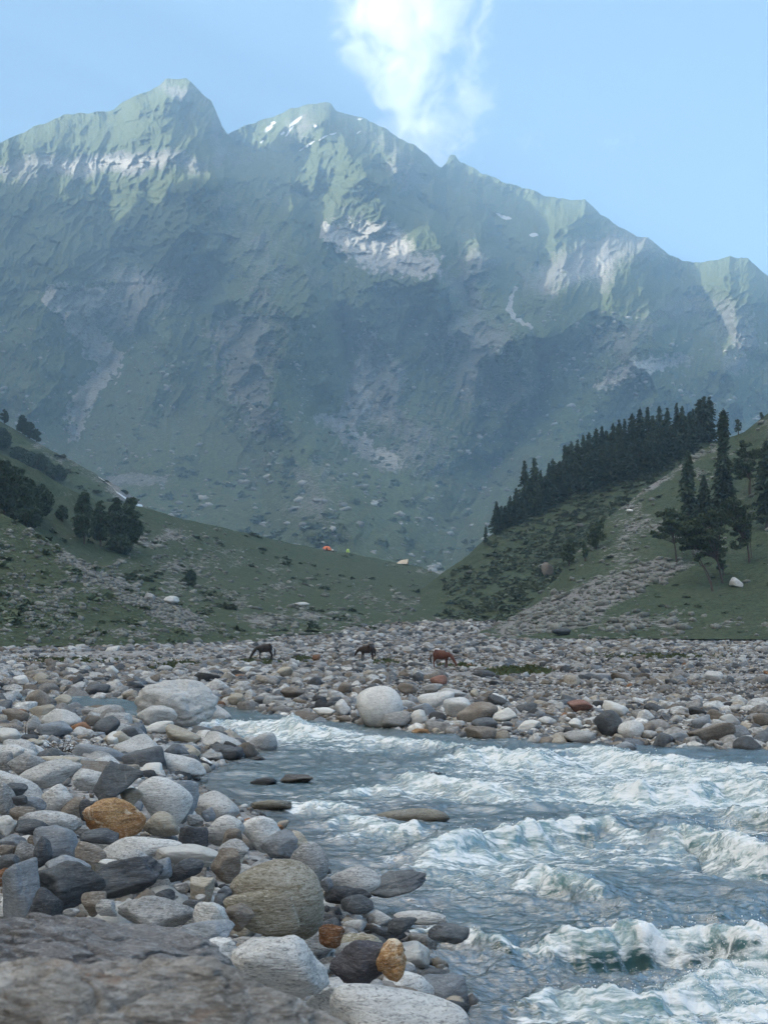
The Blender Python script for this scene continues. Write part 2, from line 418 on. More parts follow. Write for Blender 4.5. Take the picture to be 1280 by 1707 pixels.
# ------------------------------------------------------------------ ground: one sheet to the horizon
def build_ground():
    ny, nx = 520, 420
    Y = np.concatenate([-60 + np.arange(20) * 3., 0.5 * (10000 / .5) ** np.linspace(0, 1, ny - 20)])
    t = np.linspace(-1, 1, nx); X = (np.sign(t) * np.abs(t) ** 1.5)
    yy = Y[:, None] + 0 * X[None]; hw = 60 + np.abs(Y)[:, None] * .9
    hw = np.where((Y[:, None] > 3) & (Y[:, None] < 120), 14 + Y[:, None] * .8, hw)
    xx = X[None] * hw
    z = zg(xx, yy)
    z = z + .04 * fbm(xx * 1.1, yy * 1.1, 0, 4) * (yy > 4) + .5 * fbm(xx * .02, yy * .02, 1., 4) * sstep(60, 200, yy)
    gr = sstep(170, 300, yy) * .48 + .0 * z
    for (u, v, ru, rv) in GRASS_PATCHES:
        pz = ground_hit(u, v); w = ru / FPX * pz[1]
        gr = np.maximum(gr, 1.1 * np.exp(-(((xx - pz[0]) / w) ** 2 + ((yy - pz[1]) / (w * 1.6)) ** 2)))
    o = mesh('ground', np.stack([xx, yy, z], -1), grid_faces(ny, nx), M['ground'], attrs={'grass': gr.ravel()})
    tag(o, kind='structure')

def ground_hit(u, v, dz=0.0, zf=zg):
    """where the ray through a photo pixel first meets the ground"""
    D = 1.5 * 1.004 ** np.arange(1500)
    p = at(u, v, D)
    below = p[:, 2] < zf(p[:, 0], p[:, 1]) + dz
    i = int(np.argmax(below)) if below.any() else 1299
    return p[i]
GRASS_PATCHES = [(300, 1112, 42, 8), (430, 1104, 26, 5), (500, 1100, 20, 4), (110, 1103, 60, 4), (30, 1076, 60, 3), (860, 1120, 40, 5), (640, 1105, 20, 3), (760, 1112, 30, 3), (1090, 1095, 90, 4)]

# ------------------------------------------------------------------ hillsides and mountain: surfaces through surveyed points
class Relief:
    def __init__(s, tops, bots, nu, nv, power=1.0):
        s.tops = np.array(tops, float); s.bots = np.array(bots, float)
        u0, u1 = s.tops[0, 0], s.tops[-1, 0]
        s.u = np.linspace(u0, u1, nu); s.nu, s.nv = nu, nv
        s.power = power
        t = np.linspace(0, 1, nv)[:, None]
        tv = np.interp(s.u, s.tops[:, 0], s.tops[:, 1])[None]; td = np.interp(s.u, s.tops[:, 0], s.tops[:, 2])[None]
        bv = np.interp(s.u, s.bots[:, 0], s.bots[:, 1])[None]; bd = np.interp(s.u, s.bots[:, 0], s.bots[:, 2])[None]
        s.t = t + 0 * tv
        s.U = s.u[None] + 0 * t; s.V = bv + (tv - bv) * t; s.D = bd + (td - bd) * t ** power
        s.attr = {}
    def jag(s, amp, sc, oct=5):
        j = fbm(s.u / sc, s.u * 0 + 3.3, 0, oct)[None] * amp
        s.V = s.V + j * s.t ** 2
    def build(s, name, mat, back=0.9, rows=14):
        P = at(s.U, s.V, s.D)
        top = P[-1]; ext = []
        step = (top[:, 1] * .012)[:, None]
        for k in range(1, rows + 1):
            q = top.copy(); dd = np.minimum(step[:, 0] * (1.3 ** k - 1) / .3, top[:, 1] * .5)
            n = fbm(top[:, 0] / (step[:, 0] * 6), dd / step[:, 0] / 4., 2., 4) * dd * .25
            q[:, 1] += dd; q[:, 2] -= dd * back * (1 if k > 1 else .5) + np.maximum(n, -dd * back * .8); q[:, 2] = np.maximum(q[:, 2], -20.); q[:, 0] *= 1 + dd / top[:, 1] * .1
            ext.append(q)
        P = np.concatenate([P, np.array(ext)])
        at_ = {k: np.concatenate([a, np.repeat(a[-1:], rows, 0)]).ravel() for k, a in s.attr.items()}
        o = mesh(name, P, grid_faces(P.shape[0], P.shape[1]), mat, attrs=at_)
        return tag(o, kind='structure')
    def hit(s, u, v):
        i = int(np.clip(np.searchsorted(s.u, u), 1, s.nu - 1))
        c = s.V[:, i]
        j = int(np.argmin(np.abs(c - v)))
        return at(u, s.V[j, i], s.D[j, i])
    def hits(s, u, v):
        i = np.clip(np.searchsorted(s.u, u), 1, s.nu - 1)
        tt = (s.V[0, i] - v) / (s.V[0, i] - s.V[-1, i]); ok = (tt > 0) & (tt < 1)
        j = np.clip((tt * (s.nv - 1)).astype(int), 0, s.nv - 1)
        return at(u, s.V[j, i], s.D[j, i]), ok, i, j

build_ground()

# ---- the mountain massif
def build_mountain():
    tops = [(-260, 290, 5350), (-120, 268, 5400), (0, 240, 5500), (30, 226, 5550), (60, 211, 5600), (110, 191, 5650), (160, 186, 5650), (185, 184, 5650), (215, 166, 5650), (250, 150, 5650),
            (268, 138, 5650), (278, 131, 5650), (312, 131, 5650), (322, 141, 5650), (340, 157, 5650), (352, 168, 5650), (362, 190, 5650), (372, 215, 5700), (380, 226, 5850), (392, 217, 6000), (420, 205, 6050), (450, 198, 6080),
            (475, 185, 6100), (482, 181, 6100), (500, 179, 6100), (515, 173, 6100), (530, 171, 6100), (552, 173, 6100), (560, 185, 6080), (575, 190, 6050), (600, 195, 6000), (640, 214, 5950), (665, 228, 5900), (690, 243, 5850), (712, 257, 5800),
            (724, 274, 5800), (736, 280, 6000), (744, 270, 6300), (750, 257, 6400), (758, 257, 6400), (766, 268, 6400), (800, 288, 6300), (850, 308, 6200), (890, 318, 6150), (930, 331, 6100), (975, 334, 6000), (988, 343, 5950),
            (1000, 356, 5900), (1020, 371, 5850), (1060, 393, 5800), (1080, 396, 5750), (1110, 420, 5650), (1135, 436, 5600), (1170, 437, 5550), (1215, 428, 5500), (1245, 431, 5500), (1256, 441, 5450), (1280, 460, 5400), (1400, 505, 5300), (1560, 560, 5200)]
    bots = [(-260, 1000, 1450), (0, 1000, 1500), (300, 990, 1350), (640, 1000, 1350), (900, 1010, 1350), (1280, 1010, 1500), (1560, 1010, 1600)]
    R = Relief(tops, bots, 1450, 800, .8)
    U, V, t = R.U, R.V, R.t
    bd = np.interp(R.u, R.bots[:, 0], R.bots[:, 2])[None]; td = R.D[-1:]
    vt = R.V[-1:]
    g = lambda v: np.interp(v, [100, 171, 300, 430, 560, 700, 800, 900, 1010], [1.08, 1., .86, .73, .62, .50, .38, .2, 0.])
    kk = np.exp(-np.linspace(-2.5, 2.5, 61) ** 2); kk /= kk.sum(); gv = g(V); gt = g(vt)
    R.D = bd + (6000 - bd) * gv
    R.D = R.D + (td - R.D[-1:]) * np.exp(-(V - vt) / 110)
    px = lambda s: s * R.D / FPX                     # photo pixels to metres there
    # ridge crests (towards us) and gullies (away): points, amplitude in m, half width in px, strength of each side
    F = [
        ([(290, 131), (268, 165), (290, 205), (318, 250), (330, 285)], 150, 62, 1), ([(335, 150), (345, 195), (348, 240), (352, 285)], 120, 34, 1),
        ([(300, 175), (310, 215), (338, 262)], -60, 26, 1),
        ([(215, 166), (180, 225), (120, 262), (60, 280)], 90, 90, 1), ([(240, 215), (250, 245), (215, 280)], 50, 40, 1), ([(60, 215), (20, 260)], 60, 60, 1),
        ([(330, 290), (420, 300), (486, 302), (496, 420), (520, 520), (545, 620)], 420, 120, 1),
        ([(385, 232), (440, 285), (520, 330), (535, 420), (560, 500), (585, 580), (572, 700)], -420, 90, 1),
        ([(530, 172), (566, 215), (585, 258), (610, 290), (560, 340), (548, 400), (580, 440)], 260, 80, 1),
        ([(575, 195), (622, 260), (650, 290)], -120, 30, 1),
        ([(610, 290), (660, 335), (700, 350), (722, 400), (728, 440), (720, 462)], 230, 62, 1),
        ([(640, 215), (660, 260), (690, 300), (735, 330)], 110, 40, 1),
        ([(722, 272), (768, 325), (792, 378), (806, 440), (832, 505), (852, 548)], 300, 60, 1),
        ([(700, 330), (752, 380), (760, 430), (790, 500), (815, 540)], -210, 42, 1),
        ([(758, 385), (770, 430), (776, 470)], 60, 14, 1), ([(784, 398), (800, 445), (812, 500)], 60, 14, 1),
        ([(738, 285), (800, 330), (850, 400), (872, 470), (866, 530)], -330, 60, 1),
        ([(822, 350), (880, 400), (900, 440)], 70, 40, 1), ([(885, 410), (880, 470), (905, 500)], 120, 42, 1),
        ([(985, 345), (930, 400), (935, 450), (900, 500)], 170, 60, 1), ([(975, 380), (1000, 420), (985, 470)], -90, 34, 1),
        ([(1020, 372), (1010, 440), (1020, 500)], 90, 40, 1),
        ([(1080, 398), (1050, 450), (1080, 500), (1090, 560), (1130, 600)], 190, 52, 1),
        ([(1120, 430), (1135, 480), (1175, 540), (1150, 590)], -170, 44, 1),
        ([(1215, 430), (1205, 470), (1222, 520), (1200, 580), (1215, 640)], 220, 50, 1),
        ([(1280, 460), (1262, 520), (1290, 620)], 150, 50, 1),
        ([(868, 572), (940, 545), (1003, 508), (1040, 548), (1066, 600), (1082, 660), (1100, 760)], 330, 80, 1),
        ([(560, 505), (640, 470), (720, 470), (800, 520), (868, 565), (905, 640), (890, 740), (860, 860)], 260, 110, 1),
        ([(745, 480), (775, 560), (800, 640), (790, 700)], 110, 60, 1), ([(835, 560), (850, 640), (840, 700)], 130, 36, 1), ([(812, 560), (822, 640), (812, 720)], -90, 22, 1),
        ([(905, 600), (880, 720), (800, 820), (745, 940)], -260, 80, 1),
        ([(380, 430), (412, 560), (470, 700), (555, 850), (597, 912)], 300, 130, 1),
        ([(330, 500), (340, 620), (380, 720), (450, 830)], -120, 70, 1),
        ([(230, 440), (200, 540), (195, 600), (140, 660), (122, 720), (170, 800)], -170, 70, 1),
        ([(60, 380), (90, 480), (60, 560), (90, 700)], 150, 80, 1), ([(270, 420), (250, 520), (300, 640)], 110, 70, 1),
        ([(640, 560), (660, 640), (700, 740), (720, 800)], 130, 60, 1), ([(600, 520), (620, 560), (590, 640)], 60, 30, 1),
        ([(1000, 620), (960, 720), (940, 800)], 120, 70, 1), ([(1180, 620), (1140, 700)], 100, 60, 1),
    ]
    wu = fbm(U / 70, V / 70, 1.2, 4) * 16; wv = fbm(U / 70, V / 70, 7.7, 4) * 16
    env = .25 + .75 * sstep(0.0, .12, t)
    for pts, amp, hw, k in F:
        d, tt, sg = polydist(U + wu, V + wv, pts)
        pr = np.clip(1 - d / (hw * 1.35), 0, 1)
        pr = np.where(amp > 0, pr ** 1.15, pr ** 1.3)
        fade = 1 - .35 * sstep(.8, 1, tt)
        R.D = R.D - amp * 1.9 * pr * fade * sstep(-6, 40, (V - R.V[-1:]) + 6)
    # general ruggedness, cut by steeply dipping strata
    a = U / 1.0 + fbm(U / 60, V / 60, 4, 3) * 10; b = V / 1.0
    hi = .45 + .55 * sstep(.15, .45, t)
    calm = 0 * U
    for q in [(180, 660, 110, 110, 0), (90, 760, 150, 80, 0), (320, 780, 120, 120, 0), (945, 530, 60, 26, -12), (150, 215, 120, 30, -12), (520, 640, 60, 120, 0), (900, 360, 110, 30, 25), (660, 860, 120, 80, 0), (690, 365, 34, 50, 0), (960, 720, 120, 90, 0)]:
        calm = np.maximum(calm, sstep(.05, .7, blob(U + wu, V + wv, *q)))
    hi = hi * (1 - .55 * calm)
    R.D -= env * (.45 + .55 * sstep(.15, .45, t)) * 150 * (ridged((a + .5 * b) / 260, b / 420, 7.3, 2) - .8)
    R.D -= env * hi * 75 * (ridged(a / 150, b / 220, .3, 3) - .9)
    R.D -= env * hi * 48 * (ridged((a + .35 * b) / 46, (b - .2 * a) / 120, 1.3, 3) - .8)     # couloirs running down the fall line
    ca, sa = math.cos(rad(32)), math.sin(rad(32))
    s1 = (a * ca - b * sa); s2 = (a * sa + b * ca)
    st = ridged(s1 / 60, s2 / 16, 2.3, 4)
    dip = sstep(-.05, .45, .3 * sstep(300, 900, U) - .4 * sstep(520, 700, V) + fbm(U / 120, V / 110, 9., 3))
    R.D -= env * 24 * (st - .8) * dip * hi
    R.D -= env * 22 * ridged((a + .3 * b) / 17, b / 34, 5.1, 4) * hi
    R.D -= env * 11 * ridged(a / 7, b / 10, 8.1, 3) * hi
    cl = fbm(U / 160, V / 42, 3.3, 4)                                # cliff bands: short steep steps between gentler ledges
    R.D -= env * hi * 26 * sstep(-.12, .12, cl) * sstep(640, 480, V)
    R.D -= 60 * np.clip(fbm(U / 200, V / 60, 3.3, 3), -.2, 1) * env * (1 - hi) * 1.2
    R.jag(3.6, 26, 6)
    # bare rock, pale slabs and snow, where the photograph shows them
    slope = np.gradient(R.D, axis=0); zz = CZ + (VH - V) / FPX * R.D
    steep = np.abs(np.gradient(zz, axis=0)) / (np.abs(slope) + 1e-3)
    lat = np.abs(np.gradient(R.D, axis=1)) / px(1.8)
    rough = np.clip(steep / 3.2, 0, 1) * .5 + np.clip(lat / 3, 0, 1) * .28
    # blur the steepness a little
    k = np.ones(5) / 5
    rough = np.apply_along_axis(lambda m: np.convolve(m, k, 'same'), 0, rough); rough = np.apply_along_axis(lambda m: np.convolve(m, k, 'same'), 1, rough)
    rocky = -.02 + .62 * rough + .22 * fbm(U / 90, V / 60, 6.6, 4)
    for (cu, cv, ru, rv, ang, k) in [
            (200, 272, 230, 20, -2, .75), (20, 300, 60, 30, 0, .5), (285, 145, 45, 18, 0, .5), (365, 215, 16, 55, 0, .5), (420, 380, 120, 100, 20, .35), (230, 500, 120, 60, -15, .7), (430, 560, 70, 110, 10, .45),
            (520, 200, 60, 40, 0, .4), (640, 240, 90, 30, 30, .4), (630, 400, 90, 50, 20, .85), (700, 300, 60, 40, 30, .35), (790, 450, 60, 90, 0, .35), (985, 440, 150, 50, -25, .5), (1080, 540, 90, 50, -30, .45),
            (1230, 560, 60, 80, 0, .45), (800, 610, 110, 90, 10, .5), (620, 650, 60, 70, 20, .8), (640, 590, 40, 50, 10, .35), (700, 740, 80, 60, 30, .45), (520, 820, 90, 70, 40, .35), (150, 560, 75, 20, 52, .9), (140, 680, 16, 55, 25, 1.0), (230, 800, 60, 16, -8, .6),
            (180, 185, 90, 30, -15, -.5), (700, 370, 30, 50, 0, -.35), (940, 525, 55, 22, -12, -.9), (180, 640, 90, 90, 0, -.3), (90, 740, 130, 60, 0, -.4), (300, 760, 100, 60, 0, -.4), (850, 340, 90, 26, 25, -.35), (330, 440, 90, 30, 0, -.3)]:
        rocky = rocky + k * blob(U + wu, V + wv, cu, cv, ru, rv, ang)
    pale = 0 * U - .1
    for (cu, cv, ru, rv, ang, k) in [(645, 400, 85, 34, 22, 1.4), (570, 385, 40, 20, 10, 1.1), (615, 690, 65, 42, 10, .95), (660, 760, 50, 26, 35, .6), (150, 540, 80, 18, 50, .9), (140, 680, 14, 50, 25, 1.5), (200, 480, 130, 34, -12, .7),
            (170, 275, 200, 16, -2, .8), (100, 375, 50, 26, -20, .6), (985, 450, 100, 40, -25, .7), (1010, 640, 60, 10, 10, .6), (1060, 600, 110, 20, 20, .5), (845, 515, 8, 14, 0, 1.8), (860, 530, 14, 8, 30, 1.8), (795, 620, 60, 60, 0, .3), (440, 305, 40, 10, 0, .6), (170, 590, 24, 60, -30, .6)]:
        pale = pale + k * blob(U + wu * .5, V + wv * .5, cu, cv, ru, rv, ang)
    for pts, wd, kr, kp in [([(88, 492), (108, 512), (135, 545), (168, 580), (192, 602), (186, 618), (160, 640), (134, 664), (122, 690), (124, 722)], 15, 1.5, 1.5), ([(200, 520), (160, 500), (100, 496)], 16, .6, .5),
                            ([(555, 395), (600, 430), (660, 440), (720, 446)], 16, .8, 1.0), ([(860, 480), (842, 512), (850, 530), (880, 548)], 3.5, .8, 1.2), ([(620, 560), (606, 620), (600, 660), (575, 700)], 14, .7, .6),
                            ([(820, 350), (850, 364)], 4, .3, .3), ([(175, 800), (230, 795), (275, 790)], 9, .6, .4), ([(540, 700), (600, 740), (650, 770)], 14, .6, .5), ([(380, 560), (400, 620), (440, 700)], 26, .7, -.2), ([(1000, 640), (1060, 610), (1150, 600)], 12, .5, .5)]:
        d, tt, sg = polydist(U + wu * .5, V + wv * .5, pts); q = sstep(1.4, .4, d / wd + .9 * fbm(U / 9, V / 9, 2.2, 4))
        rocky = rocky + kr * q; pale = pale + kp * q
    snow = 0 * U - 1.
    for (cu, cv, ru, rv, ang) in [(492, 203, 17, 3.6, -38), (448, 216, 12, 4.0, -50), (455, 205, 6, 2.5, -35), (482, 218, 14, 2.2, -45), (437, 239, 5, 1.6, -35), (470, 220, 6, 2.2, -40), (512, 243, 22, 2.0, -35), (540, 230, 12, 1.6, -20), (556, 223, 8, 1.6, -15), (527, 209, 4, 2.5, 0), (600, 198, 7, 1.5, 0), (840, 361, 18, 3.4, 18), (890, 392, 10, 4, -5), (598, 220, 6, 1.5, -30)]:
        snow = np.maximum(snow, 1.6 * blob(U + wu * .15, V + wv * .15, cu, cv, ru * .95, rv * 1.0, ang) - .22)
    R.attr = {'rocky': rocky, 'pale': pale, 'snow': snow}
    R.build('mountain', M['mountain'], .75, 18)
    return R
RM = build_mountain()

# ---- unseen wall added beyond the left edge, its height set to shade valley and lower slopes
def build_shade_wall():
    y = np.linspace(-1500, 6500, 170); d = 5 * (3600 / 5) ** np.linspace(0, 1, 90)
    Yg, Dg = np.meshgrid(y, d, indexing='ij')
    edge = np.where(Yg > 0, -(.365 * Yg + 70), -70 + Yg * 0)
    X = edge - Dg
    cap = np.interp(Yg, [-1500, 1000, 2500, 3500, 6500], SHADE_WALL_CAP)
    H = cap * np.tanh(np.interp(Yg, [-1500, 1500, 2500], [.95, 1.1, 2.0]) * Dg / cap) * (1 + .07 * fbm(X / 500, Yg / 500, 2., 5)) + 14 * fbm(X / 90, Yg / 90, 1., 4) * sstep(20, 200, Dg)
    H = H - 12 + np.interp(Yg, [0, 300, 900, 3000, 5200], [0, 10, 50, 100, 300]) * .6
    n = X.size
    at_ = {'rocky': (.3 + .5 * fbm(X / 120, Yg / 120, 3., 4)).ravel(), 'pale': np.full(n, -.2), 'snow': np.full(n, -1.)}
    tag(mesh('mountain', np.stack([X, Yg, H], -1), grid_faces(170, 90), M['mountain'], attrs=at_), kind='structure')  # unseen blocker added for its shadow, sharing the mountain's name and material
SHADE_WALL_CAP = [1800, 2700, 3000, 3150, 3150]
build_shade_wall()

def hill(name, tops, bots, nu, nv, power, amps, paints, pales, jagged=(1.5, 30), back=.6, base_rock=.22):
    R = Relief(tops, bots, nu, nv, power)
    U, V, t = R.U, R.V, R.t
    k = R.D / 300.
    P = at(U, V, R.D)
    n = amps[0] * fbm(P[..., 0] / 60, P[..., 2] / 25, 3., 4) + amps[1] * fbm(P[..., 0] / 14, P[..., 2] / 8, 5., 5) + amps[2] * fbm(P[..., 0] / 3, P[..., 2] / 2, 8., 4)
    R.D = R.D + n * sstep(0, .08, t) * (.35 + .65 * (1 - sstep(.9, 1, t)))
    R.jag(*jagged)
    rocky = base_rock + .30 * fbm(U / 50, V / 24, 6.6, 5); pale = 0 * U + .15
    for (cu, cv, ru, rv, ang, kk) in paints: rocky = rocky + kk * blob(U + 9 * fbm(U / 30, V / 20, 1., 4), V + 6 * fbm(U / 30, V / 20, 8., 4), cu, cv, ru, rv, ang)
    for (cu, cv, ru, rv, ang, kk) in pales: pale = pale + kk * blob(U, V, cu, cv, ru, rv, ang)
    R.attr = {'rocky': rocky, 'pale': pale, 'snow': 0 * U - 1}
    R.build(name, M['hill'], back)
    return R

# left, far shoulder under the cliffs
L3 = hill('hill', [(-420, 560, 1000), (-200, 640, 980), (0, 702, 960), (35, 722, 960), (70, 742, 960), (110, 762, 960), (160, 790, 970), (200, 812, 980), (240, 842, 1000), (300, 872, 1030), (420, 905, 1100), (560, 935, 1150), (700, 960, 1200)],
          [(-420, 930, 600), (700, 985, 700)], 420, 180, .8, (8, 3, .8), [(120, 770, 90, 12, 28, .3), (230, 830, 70, 14, 20, .5), (160, 760, 40, 14, 10, .4)], [])
# left, meadow spur that carries the tents
L2 = hill('hill', [(-500, 560, 380), (-200, 660, 400), (0, 757, 430), (30, 768, 440), (65, 785, 455), (95, 803, 470), (125, 820, 480), (160, 832, 500), (240, 847, 540), (320, 868, 580), (400, 886, 620), (460, 900, 650), (525, 914, 680), (580, 921, 700), (640, 934, 715), (700, 945, 720), (740, 960, 700), (790, 987, 640), (850, 1012, 560), (880, 1032, 520)],
          [(-500, 1064, 225), (300, 1064, 240), (560, 1056, 280), (760, 1050, 360), (880, 1042, 430)], 620, 260, .9, (3.5, 1.6, .5),
          [(300, 900, 130, 26, 16, .30), (600, 985, 120, 26, 4, .12), (350, 970, 150, 40, 14, .12), (450, 910, 200, 8, 12, -.3), (560, 935, 160, 12, 12, -.5), (760, 1000, 90, 14, 0, .4), (120, 900, 90, 40, 20, -.3), (500, 1030, 120, 12, 0, .3)], [])
# left, nearest slope of grass and scree
L1 = hill('hill', [(-700, 560, 300), (-300, 700, 290), (-120, 800, 275), (0, 855, 262), (60, 886, 258), (130, 930, 252), (200, 966, 250), (280, 1000, 248), (350, 1036, 246), (400, 1052, 245), (460, 1064, 243)],
          [(-700, 1079, 150), (0, 1078, 178), (200, 1076, 190), (460, 1069, 225)], 620, 240, .9, (1.8, .9, .35),
          [(170, 962, 190, 15, 31, .5), (290, 1020, 90, 20, 22, .55), (60, 1010, 110, 30, 10, .10), (120, 1052, 150, 14, 0, .1), (20, 870, 60, 14, 25, -.35), (240, 1056, 80, 10, 0, .25)], [])
# right, ridge that carries the conifers
R2 = hill('hill', [(700, 985, 560), (735, 957, 560), (780, 925, 565), (810, 897, 570), (850, 872, 580), (900, 845, 590), (950, 818, 600), (1000, 790, 600), (1060, 762, 600), (1110, 748, 600), (1150, 738, 600), (1195, 734, 600), (1240, 726, 590), (1400, 660, 600), (1700, 560, 650)],
          [(700, 1036, 440), (735, 1040, 430), (800, 1046, 400), (1000, 1050, 380), (1280, 1040, 420), (1700, 1040, 450)], 480, 220, 1.0, (5, 2.2, .8),
          [(1100, 770, 60, 10, -30, .4), (910, 950, 14, 18, 0, .8)], [], base_rock=.02)
# right, grassy slope with boulder fan
R1 = hill('hill', [(780, 1060, 285), (820, 1046, 310), (865, 1022, 340), (900, 990, 360), (930, 962, 375), (960, 922, 395), (1010, 866, 420), (1040, 842, 430), (1075, 815, 440), (1110, 792, 450), (1140, 770, 455), (1165, 752, 460), (1195, 736, 465), (1240, 720, 470), (1262, 702, 470), (1280, 688, 470), (1400, 610, 470), (1700, 440, 480)],
          [(780, 1066, 245), (1000, 1064, 235), (1280, 1066, 225), (1700, 1070, 200)], 560, 300, .95, (2.6, 1.2, .45),
          [(1010, 985, 160, 26, -22, .5), (930, 1020, 110, 30, -12, .7), (1060, 1040, 240, 12, 0, .35), (1100, 800, 110, 9, -33, .35), (1060, 880, 60, 40, -35, .3), (1110, 955, 60, 12, -14, .5), (1180, 960, 110, 28, -28, -.45), (1240, 1000, 90, 40, -20, -.25), (1010, 845, 60, 12, -35, .4)], [])
# ------------------------------------------------------------------ river stones and boulders
_ico = {}
def ico(sub):
    if sub not in _ico:
        bm = bmesh.new(); bmesh.ops.create_icosphere(bm, subdivisions=sub, radius=1)
        V = np.array([v.co[:] for v in bm.verts]); V /= np.linalg.norm(V, axis=1)[:, None]
        Fc = np.array([[v.index for v in f.verts] for f in bm.faces]); bm.free(); _ico[sub] = (V, Fc)
    return _ico[sub]
def rock_shape(seed, sub=4, p=9, n=11, rough=.05, crack=.0, box=False):
    """rounded polyhedron with weathered faces, filling a unit box"""
    r = np.random.default_rng(seed)
    N, Fc = ico(sub)
    if box:
        A = np.array([[1, 0, 0], [-1, 0, 0], [0, 1, 0], [0, -1, 0], [0, 0, 1], [0, 0, -1]], float) + r.normal(0, .22, (6, 3))
        B = r.normal(size=(max(n - 6, 1), 3)); d = np.concatenate([r.uniform(.72, .9, 6), r.uniform(.85, 1.1, len(B))])
        A = np.concatenate([A, B])
    else:
        # well spread normals
        A = r.normal(size=(n * 6, 3)); A /= np.linalg.norm(A, axis=1)[:, None]
        keep = [0]
        while len(keep) < n:
            dd = (A @ A[keep].T).max(1); keep.append(int(np.argmin(dd + r.uniform(0, .25, len(dd)))))
        A = A[keep]; d = r.uniform(.68, 1.08, n)
    A /= np.linalg.norm(A, axis=1)[:, None]
    q = np.maximum(N @ A.T, 0) / d
    rr = (np.sum(q ** p, 1) + 1e-4) ** (-1 / p)
    rr = np.minimum(rr, 1.9)
    V = N * rr[:, None]
    o = r.uniform(0, 50, 3)
    nz = fbm(N[:, 0] * 1.3 + o[0], N[:, 1] * 1.3 + o[1], N[:, 2] * 1.3 + o[2], 3) * 1.2 + .5 * fbm(N[:, 0] * 4 + o[1], N[:, 1] * 4 + o[0], N[:, 2] * 4, 4)
    V = V * (1 + rough * nz)[:, None]
    if sub >= 4:
        t = r.normal(size=3); t /= np.linalg.norm(t)
        s = V @ t
        lay = fbm(s * 7 + .6 * nz, N[:, 0] * .6, N[:, 1] * .6, 3)
        V = V * (1 + rough * .32 * lay + rough * .22 * fbm(V[:, 0] * 9, V[:, 1] * 9, V[:, 2] * 9, 3))[:, None]
        if crack:
            kx = ridged(V[:, 0] * 1.7 + o[0], V[:, 1] * 1.7, V[:, 2] * 2.6, 4); V = V * (1 + .045 * (kx - .8) - .05 * sstep(.30, .12, np.abs(fbm(V[:, 0] * 2.1, V[:, 1] * 2.1 + o[1], V[:, 2] * 4.2, 4)) * 2.2))[:, None]
        if crack:
            c = 1 - np.clip(np.abs(s - r.uniform(-.3, .3) + .1 * nz) / .05, 0, 1)
            V = V * (1 - crack * c)[:, None]
    lo, hi = V.min(0), V.max(0)
    return (V - (lo + hi) / 2) / ((hi - lo) / 2), Fc

LABELS = set()
HEROES = []      # (u, v, w, h, D, short name, bank)
def put_rock(shape, c, r, roll, yaw, mat, name='boulder', label=None, cat='boulder', group=None, tilt=0.):
    V, Fc = shape
    P = V @ np.array(Euler((0, 0, yaw)).to_matrix()).T
    lo, hi = P.min(0), P.max(0); P = (P - (lo + hi) / 2) / ((hi - lo) / 2)
    P = P * np.array(r)
    P = P @ np.array((Matrix.Rotation(roll, 3, 'Y') @ Matrix.Rotation(tilt, 3, 'X'))).T
    o = mesh(name, P, Fc, mat); o.location = c
    tag(o, label, cat, group); LABELS.add(label)
    return o

def hero(cu, cv, w, h, mat, short, label, ang=0, seed=None, p=9, n=11, rough=.06, D=None, box=False, crack=0, depth=None, sub=5, bank='near', zoff=0., sink=0., cat='boulder', group=None):
    vb = cv + h / 2 * .9
    Dg = float(ground_hit(cu, vb + 2, zoff, lambda x, y: np.maximum(zg(x, y), -.04))[1])
    if D is None or (D > Dg): D = Dg
    if bank == 'near' and vb < 1690: DBG.append((short, round(D, 1), round(Dg, 1)))
    r = np.array([w / 2, 0, h / 2]) / FPX * D
    r[1] = (depth or .95) * (r[0] * .55 + r[2] * .45)
    D = D + r[1] * .55
    r *= D / (D - r[1] * .3)
    c = at(cu, cv, D); c[2] -= sink
    sd = seed if seed is not None else int(cu * 7 + cv * 13) % 9973
    put_rock(rock_shape(sd, sub, p, n, rough, crack, box), c, r, rad(ang), random.uniform(0, 6.28), M[mat], 'boulder', label, cat, group or ('boulders of the near bank' if bank == 'near' else 'boulders of the far bank'))
    HEROES.append((cu, cv, w, h, D, short, bank, c, r.max()))

H = hero
DBG = []
# -- standing right beside the camera
H(50, 1735, 740, 410, 'smooth', 'smooth dark foreground boulder', 'huge smooth dark grey boulder behind the blurred lichen-crusted rock, at the bottom of the picture', D=2.95, p=5, n=9, rough=.035, sub=7, seed=5, crack=.04, depth=.6)
H(100, 1862, 1060, 540, 'lichen', 'blurred lichen-crusted boulder', 'blurred rough brown-grey boulder with rusty patches and cracks, right below the camera', D=1.75, p=4, n=9, rough=.065, sub=7, seed=12, crack=.05, depth=.5)
